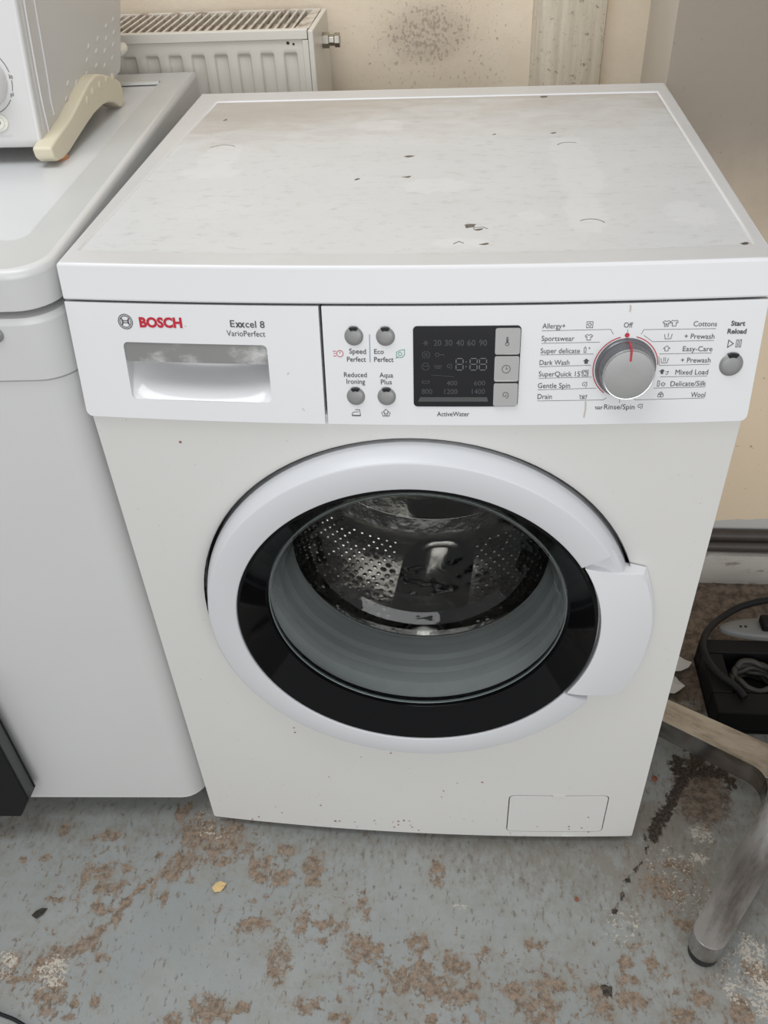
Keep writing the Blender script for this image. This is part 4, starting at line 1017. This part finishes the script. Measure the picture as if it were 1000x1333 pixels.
# cream side foot
foot = [(0.2659, 0.8584), (0.274, 0.8525), (0.2905, 0.8502), (0.310, 0.8515), (0.3309, 0.855), (0.3759, 0.8620), (0.405, 0.8655), (0.4345, 0.8665), (0.455, 0.8645), (0.4752, 0.8590), (0.492, 0.8495), (0.500, 0.8472), (0.508, 0.853), (0.512, 0.866), (0.5096, 0.8752), (0.4905, 0.885), (0.4685, 0.8925), (0.450, 0.898), (0.4327, 0.9012), (0.409, 0.899), (0.3863, 0.8935), (0.3609, 0.887), (0.339, 0.8815), (0.318, 0.878), (0.2982, 0.8754), (0.276, 0.872), (0.2645, 0.8695)]
for x0, x1 in ((-0.4115, -0.3895), (-0.776, -0.754)):
    ft = ovp(extrude_x('side_foot', foot, x0, x1, 'cream_plastic', ov, 0.003, 3)); ft['label'] = 'cream plastic foot'
    for fy in (0.300,):
        n = 16; zz = 0.8515 if fy < .4 else 0.856
        vv = [((x0 + x1) / 2 + (0.004 if fy < .4 else -0.004) + 0.007 * math.cos(2 * PI * i / n), fy + 0.007 * math.sin(2 * PI * i / n), z) for z in (0.8471, zz) for i in range(n)]
        ovp(mobj('foot_pad', vv, [tuple(range(n)), tuple(range(n, 2 * n))] + [(i, (i + 1) % n, (i + 1) % n + n, i + n) for i in range(n)], 'orange_rubber' if fy < .4 else 'black_rubber', ft, 40))
for y, z in [(0.4849, 0.8861), (0.4637, 0.8885), (0.4379, 0.8885), (0.4120, 0.8875), (0.3900, 0.8840)]:
    n = 10; vv = []
    for rr, hx in ((1.0, 0.0), (0.7, 0.0008), (0.3, 0.0011)):
        for i in range(n):
            a = 2 * PI * i / n; vv.append((-0.3895 + hx, y + 0.0055 * rr * math.cos(a) * .8 - .003 * rr * math.sin(a), z + 0.0035 * rr * math.sin(a) + .003 * rr * math.cos(a)))
    ovp(mobj('foot_dimple', vv, [(a * n + i, a * n + (i + 1) % n, (a + 1) * n + (i + 1) % n, (a + 1) * n + i) for a in range(2) for i in range(n)] + [tuple(range(2 * n, 3 * n))], 'cream_plastic', ov, 50))
# front of the oven: y on the sloping front for a given height
def OF(u, v, off=0.0):
    y = 0.279 + (v - 0.8705) * 0.225 if v < 0.9235 else 0.2905 + (v - 0.9235) * 0.246
    return (u, y - off, v + off * 0.22)
def oknob(name, cx, cz, prof, mat, parent, n=48):
    v = [OF(cx + r * math.cos(2 * PI * i / n), cz + r * math.sin(2 * PI * i / n), of) for r, of in prof for i in range(n)]
    f = [(a * n + i, a * n + (i + 1) % n, (a + 1) * n + (i + 1) % n, (a + 1) * n + i) for a in range(len(prof) - 1) for i in range(n)] + [tuple(range((len(prof) - 1) * n, len(prof) * n))]
    return ovp(mobj(name, v, f, mat, parent, 40))
kn = oknob('timer_knob', -0.4555, 0.9290, [(0.0255, 0.0), (0.0250, 0.004), (0.0235, 0.014), (0.0215, 0.0165), (0.010, 0.0175)], 'oven_white', ov); kn['label'] = 'round white timer knob'
def ostroke(name, lines, wd, mat, par):
    strokes(name, lines, wd, mat, par, OF, 0.0006); return o
ostroke('timer_scale', [arc(-0.4555, 0.9290, 0.0305, 86, 16, 14), arc(-0.4555, 0.9290, 0.0305, 2, -18, 6), arc(-0.4555, 0.9290, 0.0305, -34, -90, 12)], 0.0006, 'ink', ov)
def otext(s, x0, z0, x1, z1, h):
    o = lettering(s, x0, z0, x1, z1, h, 'ink', 0.3, ov, 0.0006, 'scale_figure', OF)
otext('20', -0.4275, 0.9320, -0.4232, 0.9310, 0.0030)
otext('30', -0.4300, 0.9140, -0.4257, 0.9155, 0.0030)
ov_ = lambda a, b, c, n=40: [(a + b * math.cos(2 * PI * i / n), c + b * .62 * math.sin(2 * PI * i / n)) for i in range(n)]
sw = ovp(plate('rocker_switch', ov_(-0.4520, 0.0145, 0.8905), [], OF, 0.002, -0.002, 'cream_light', ov, 0, 0.0008)); sw['label'] = 'small oval cream rocker switch marked O'
ovp(plate('rocker', ov_(-0.4520, 0.0110, 0.8905), [], OF, 0.0038, 0.0, 'cream_light', sw, 0, 0.0008))
o = strokes('rocker_mark', [ring(-0.4462, 0.8907, 0.0015, 14)], 0.0006, 'ink', sw, OF, 0.0041)
ovp(plate('front_groove', rrect(-0.74, 0.8770, -0.437, 0.8786, 0.0006, 2), [], OF, 0.0004, -0.001, 'oven_side', ov))
# rear spacer knob
n = 20; vv = []
for r, y in ((0.006, 0.585), (0.0075, 0.603), (0.0065, 0.612), (0.003, 0.616)):
    vv += [(-0.414 + 0.0 + r * math.cos(2 * PI * i / n), y, 0.893 + r * math.sin(2 * PI * i / n)) for i in range(n)]
o = ovp(mobj('rear_spacer', vv, [(a * n + i, a * n + (i + 1) % n, (a + 1) * n + (i + 1) % n, (a + 1) * n + i) for a in range(3) for i in range(n)] + [tuple(range(3 * n, 4 * n)), tuple(range(n))], 'cream_light', ov, 45))

# ------------------------------------------------------------------ radiator on the back wall
rd = thing('radiator', 'off-white panel radiator with slotted dirty top grille on the wall behind the mini oven', 'radiator', (-0.6, 0.86, 0.30))
rp = keep
RX0, RX1, RF, RB, RT, RBOT = -1.05, -0.1735, 0.690, 0.842, 0.8935, 0.30
v, f = [], []
# front panel with pressed vertical channels
xs = [RX0]; pitch = 0.0338; cx = -0.2015
cs = []
while cx > RX0 + 0.03: cs.append(cx); cx -= pitch
zs = [RBOT, RBOT + 0.03, RBOT + 0.04, 0.855, 0.8635, 0.866, 0.872]
def depth(x, z):
    d = min(abs(x - c) for c in cs)
    e = max(0, min(1, (0.0105 - d) / 0.003)); ez = max(0, min(1, (0.8645 - z) / 0.0055)) * max(0, min(1, (z - RBOT - 0.02) / 0.01))
    e = e * e * (3 - 2 * e); ez = ez * ez * (3 - 2 * ez)
    return 0.0055 * e * ez
xs = sorted({round(c + o_, 5) for c in cs for o_ in (-.0108, -.0098, -.009, -.0082, -.0074, 0, .0074, .0082, .009, .0098, .0108)} | {RX0, RX1 - 0.008})
xs = [x for x in xs if RX0 <= x <= RX1 - 0.008]
zs = [RBOT, RBOT + .015, RBOT + .025, RBOT + 0.04, 0.7, 0.80, 0.850, 0.857, 0.8585, 0.860, 0.8615, 0.863, 0.865, 0.869, 0.8765, 0.880]
nx = len(xs)
for z in zs:
    for x in xs: v.append((x, RF + 0.004 + depth(x, z), z))
for j in range(len(zs) - 1):
    for i in range(nx - 1): f.append((j * nx + i, j * nx + i + 1, (j + 1) * nx + i + 1, (j + 1) * nx + i))
rp(mobj('front_panel', v, f, 'radiator_paint', rd, 60, fix=False))
rp(box('top_rail', (RX0, RF, 0.8805), (RX1 - .001, RF + 0.012, RT), 'radiator_paint', rd, 0.0015))
rp(box('rear_rail', (RX0, RB - 0.008, 0.875), (RX1 - .001, RB, RT), 'grille_paint', rd, 0.001))
rp(box('end_panel', (RX1, RF - 0.001, RBOT + .02), (RX1 + 0.008, RB + 0.002, RT - 0.001), 'radiator_paint', rd, 0.002))
rp(box('end_flange', (RX1 - 0.009, RF + 0.001, RBOT + .02), (RX1 - 0.0005, RF + 0.006, 0.8800), 'radiator_paint', rd, 0.001))
rp(box('inner_panel', (RX0, RF + 0.02, RBOT + .02), (RX1 - .002, RB - 0.012, 0.868), 'radiator_inside', rd))
x = RX1 - 0.012
s0 = None
while x > -0.70:
    if s0 is None:
        s0 = rp(mobj('grille_slat', [(dx, y, z) for y in (RF + .012, RB - .008) for dx, z in ((-.002, RT - .0015), (.002, RT - .0015), (.002, RT - .006), (-.002, RT - .006))], [(0, 1, 5, 4), (1, 2, 6, 5), (2, 3, 7, 6), (3, 0, 4, 7)], 'grille_paint', rd)); s0.location.x = x
    else:
        s = s0.copy(); C.objects.link(s); s.location.x = x
    x -= 0.0125
rp(mobj('grille_edge', [(RX1 - .020, RF + .010, RT - .0008), (RX1, RF + .010, RT - .0008), (RX1, RB - .006, RT - .0008), (RX1 - .012, RB - .006, RT - .0008)], [(0, 1, 2, 3)], 'grille_paint', rd, fix=False))
# side valve
vl = rp(mobj('valve', *(lambda n=6: ([(RX1 + .004 + x_, 0.775 + r * math.cos(2 * PI * i / n + .3), 0.862 + r * math.sin(2 * PI * i / n + .3)) for x_, r in ((0, .011), (.014, .011), (.014, .008), (.022, .008), (.022, .010), (.030, .010)) for i in range(n)], [(a * n + i, a * n + (i + 1) % n, (a + 1) * n + (i + 1) % n, (a + 1) * n + i) for a in range(5) for i in range(n)] + [tuple(range(5 * n, 6 * n))]))(), 'valve_metal', rd, bevel=0.0008)); vl['label'] = 'dull metal valve fitting on the right end'
for i, (dx, dz, r) in enumerate(((-0.2035, 0.876, 0.0024), (-0.1955, 0.8745, 0.0018))):
    rp(mobj('paint_chip', [(dx + r * math.cos(a), RF + 0.0036, dz + r * .9 * math.sin(a)) for a in np.linspace(0, 2 * PI, 10)[:-1]], [tuple(range(9))], 'debris_dark', rd, fix=False))

# ------------------------------------------------------------------ chrome four-star base at the right
HUB = Vector((0.519, 0.056, 0))
st = thing('pedestal_base', 'worn chrome four-legged pedestal base on the floor right of the washing machine', 'chair base', (HUB.x, HUB.y, 0))
L_, w0, fr_r = 0.276, 0.0205, 0.036
def leg_outline():
    up = []
    c = w0 + fr_r + 0.003
    up.append((c - fr_r * 0.7071, c - fr_r * 0.7071))
    for i in range(1, 9):
        a = math.radians(225 + 45 * i / 8); up.append((c + fr_r * math.cos(a), c + fr_r * math.sin(a)))
    up += [(0.12, 0.0225), (0.18, 0.0215), (L_ - 0.018, 0.0200)]
    tip = [(L_ - 0.018 + 0.018 * math.cos(math.radians(90 - 15 * i)), 0.020 * math.sin(math.radians(90 - 15 * i))) for i in range(1, 12)]
    low = [(x, -y) for x, y in reversed(up)]
    return [(0, 0)] + up + tip + low
def LS(u, v, off):
    t = max(0, min(1, (u - 0.03) / (L_ - 0.03)))
    if off > 0: return (u, v, 0.092 - 0.036 * t)
    return (u, v, 0.052 - 0.033 * t)
def GL(x):
    n = 20; vv = []
    for r, z in ((0.016, 0.0), (0.0185, 0.002), (0.0185, 0.014), (0.016, 0.024)):
        vv += [(x + r * math.cos(2 * PI * i / n), r * math.sin(2 * PI * i / n), z) for i in range(n)]
    return vv, [(a * n + i, a * n + (i + 1) % n, (a + 1) * n + (i + 1) % n, (a + 1) * n + i) for a in range(3) for i in range(n)] + [tuple(range(n)), tuple(range(3 * n, 4 * n))]
l0 = g0 = None
for a in (142, 233, 322, 52):
    if l0 is None:
        l0 = l = plate('leg', leg_outline(), [], LS, 1, -1, 'chrome_worn', st, 0.03, 0.006, 3)
        g0 = gg = mobj('foot_glide', *GL(L_ - 0.021), 'black_rubber', st, 40)
    else:
        l = l0.copy(); C.objects.link(l); gg = g0.copy(); C.objects.link(gg)
    l.rotation_euler = gg.rotation_euler = (0, 0, math.radians(a))
n = 32
vv = [(r * math.cos(2 * PI * i / n), r * math.sin(2 * PI * i / n), z) for r, z in ((0.032, 0.05), (0.032, 0.098), (0.026, 0.106), (0.0255, 0.13), (0.025, 0.40), (0.022, 0.402)) for i in range(n)]
mobj('column', vv, [(a * n + i, a * n + (i + 1) % n, (a + 1) * n + (i + 1) % n, (a + 1) * n + i) for a in range(5) for i in range(n)] + [tuple(range(5 * n, 6 * n))], 'chrome_worn', st, 40)

# ------------------------------------------------------------------ black cable tray with coiled lead, socket block and loose lead
tr_ = thing('cable_tray', 'black open-topped tray on the bare floor behind the chrome base', 'tray', (0.53, 0.27, 0))
tp_ = keep
x0, x1, y0, y1 = 0.446, 0.578, 0.190, 0.338
tp_(box('base', (x0, y0, 0.001), (x1, y1, 0.006), 'black_plastic', tr_))
tp_(box('rim_bar', (x0, y1 - 0.028, 0.006), (x1, y1, 0.052), 'black_plastic', tr_, 0.003))
tp_(box('rim_bar', (x0, y0, 0.006), (x1, y0 + 0.040, 0.050), 'black_plastic', tr_, 0.003))
tp_(box('rim_bar', (x0, y0 + .040, 0.006), (x0 + 0.032, y1 - .028, 0.050), 'black_plastic', tr_, 0.003))
tp_(box('rim_bar', (x1 - 0.014, y0 + .040, 0.006), (x1, y1 - .028, 0.050), 'black_plastic', tr_, 0.003))
pts = []
rr = random.Random(3)
for i in range(66):
    a = 2 * PI * i / 12
    k_ = i / 66
    pts.append((0.522 + (0.0325 + 0.003 * math.sin(i * 1.7)) * math.cos(a), 0.269 + (0.026 + 0.003 * math.sin(i * .9)) * math.sin(a), 0.012 + 0.036 * k_ + 0.003 * math.sin(2.3 * i)))
tag(tube('coiled_lead', pts, 0.0048, 'cable_dusty', None, 8, False, 3), 'dusty dark lead coiled inside the black tray', 'cable')
pts = [(0.72, 0.44, 0.022), (0.66, 0.468, 0.022), (0.60, 0.462, 0.022), (0.545, 0.442, 0.024), (0.498, 0.402, 0.034), (0.462, 0.352, 0.0555), (0.4475, 0.318, 0.0595), (0.449, 0.286, 0.0590), (0.460, 0.258, 0.0585), (0.480, 0.236, 0.0575), (0.490, 0.215, 0.0565)]
tag(tube('loose_lead', pts, 0.0058, 'cable_black', None, 10), 'thick black lead arching from the wall over the corner of the tray', 'cable')
sb = thing('socket_block', 'grey oval socket block lying on the back edge of the black tray', 'socket', (0.54, 0.36, 0.052))
vv, ff = [], []
n = 36
OB = [(0.483 + 0.0, 0.345)]
def so(t): 
    a = 2 * PI * t; return (0.570 + 0.088 * math.cos(a), 0.358 + 0.022 * math.sin(a))
for sc_, z in ((1.0, 0.0525), (1.0, 0.058), (0.94, 0.062), (0.8, 0.064)):
    for i in range(n):
        x, y = so(i / n); vv.append((0.570 + (x - 0.570) * sc_, 0.358 + (y - 0.358) * sc_, z))
ff = [(a * n + i, a * n + (i + 1) % n, (a + 1) * n + (i + 1) % n, (a + 1) * n + i) for a in range(3) for i in range(n)] + [tuple(range(3 * n, 4 * n)), tuple(range(n))[::-1]]
o = mobj('case', vv, ff, 'socket_grey', sb, 40); keep(o)
o = box('plug', (0.545, 0.345, 0.063), (0.615, 0.372, 0.079), 'black_plastic', sb, 0.004); keep(o)
for dx in (0.512, 0.520):
    o = box('pin_hole', (dx, 0.354, 0.0635), (dx + 0.004, 0.358, 0.0644), 'hole_dark', sb); keep(o)

# torn paper between machine and base
def scrap(name, pts, z, mat, curl, seed, label, cat, group=None):
    r = random.Random(seed)
    cx = sum(p[0] for p in pts) / len(pts); cy = sum(p[1] for p in pts) / len(pts); n = len(pts)
    v = [(x, y, z + curl * r.random()) for x, y in pts] + [(cx, cy, z + curl * 0.5)]
    v += [(x, y, z_ - 0.0006) for x, y, z_ in v]
    f = [(i, (i + 1) % n, n) for i in range(n)] + [((i + 1) % n + n + 1, i + n + 1, 2 * n + 1) for i in range(n)] + [(i, i + n + 1, (i + 1) % n + n + 1, (i + 1) % n) for i in range(n)]
    return tag(mobj(name, v, f, mat, None, fix=True), label, cat, group)
scrap('torn_paper', [(0.385, 0.315), (0.40, 0.335), (0.4199, 0.3322), (0.430, 0.330), (0.4394, 0.323), (0.432, 0.312), (0.4177, 0.302), (0.39, 0.297)], 0.0045, 'paper', 0.012, 1, 'upper torn white paper scrap on the floor beside the washing machine', 'paper', 'torn paper scraps')
scrap('torn_paper', [(0.375, 0.290), (0.395, 0.298), (0.410, 0.294), (0.413, 0.286), (0.4185, 0.271), (0.408, 0.262), (0.3991, 0.2558), (0.37, 0.262)], 0.004, 'paper', 0.010, 2, 'lower torn white paper scrap nearest the chrome leg', 'paper', 'torn paper scraps')

# ------------------------------------------------------------------ black flat casing at the left edge
bc = thing('flat_casing', 'black flat casing with grey edge standing at the left in front of the white appliance', 'casing', (-0.5315, -0.02, 0))
bc.rotation_euler = (0, 0, math.radians(2.75))
bp_ = keep
def slab(name, d, y0, y1, mat, bevel=0.0):
    o = [(-0.95, 0.0655), (-0.5535 - d, 0.0645), (-0.5315 - d, 0.1040), (-0.5315 - d, 0.34), (-0.95, 0.34)]
    return bp_(plate(name, o, [], lambda u, v, off: (u, off, v), y0, y1, mat, bc, 0, bevel, 2))
slab('front_cover', 0.0015, -0.0425, -0.039, 'black_matte', 0.001)
slab('edge_frame', 0.0, -0.039, -0.0215, 'casing_grey')
slab('back_cover', -0.0012, -0.0215, -0.0185, 'black_plastic', 0.001)
for x in (-0.90, -0.70): bp_(box('foot', (x, -0.040, 0.0), (x + 0.03, -0.0175, 0.0655), 'black_plastic', bc))

# ------------------------------------------------------------------ small things on the floor
scrap('dry_leaf', [(-0.2785, -0.1005), (-0.2745, -0.0935), (-0.2685, -0.0905), (-0.2640, -0.0925), (-0.2595, -0.0935), (-0.2615, -0.0990), (-0.2660, -0.1035), (-0.2735, -0.1060)], 0.0012, 'leaf_yellow', 0.004, 5, 'small yellow dry leaf scrap on the floor in front of the washing machine', 'leaf')
scrap('dirt_clump', [(-0.515, -0.151), (-0.511, -0.144), (-0.503, -0.141), (-0.497, -0.140), (-0.500, -0.149), (-0.507, -0.155)], 0.001, 'debris_dark', 0.005, 7, 'black clump of dirt on the floor at the left', 'dirt')
scrap('rust_flake', [(0.2105, -0.0885), (0.2125, -0.0845), (0.2155, -0.0850), (0.2165, -0.0885), (0.2140, -0.0910)], 0.001, 'debris_red', 0.002, 8, 'tiny red-brown flake on the floor below the filter flap', 'flake')
scrap('brown_flake', [(0.3415, 0.1015), (0.3445, 0.1075), (0.3485, 0.1065), (0.3490, 0.0995), (0.3450, 0.0965)], 0.001, 'debris_red', 0.004, 9, 'brown flake on the floor beside the dark stain right of the washing machine', 'flake')
tag(tube('thin_lead', [(-0.56, -0.262, 0.003), (-0.53, -0.268, 0.003), (-0.507, -0.2735, 0.003), (-0.485, -0.279, 0.003), (-0.462, -0.289, 0.003), (-0.44, -0.305, 0.003)], 0.0022, 'cable_black', None, 8), 'thin black lead on the floor in the bottom left corner', 'cable')
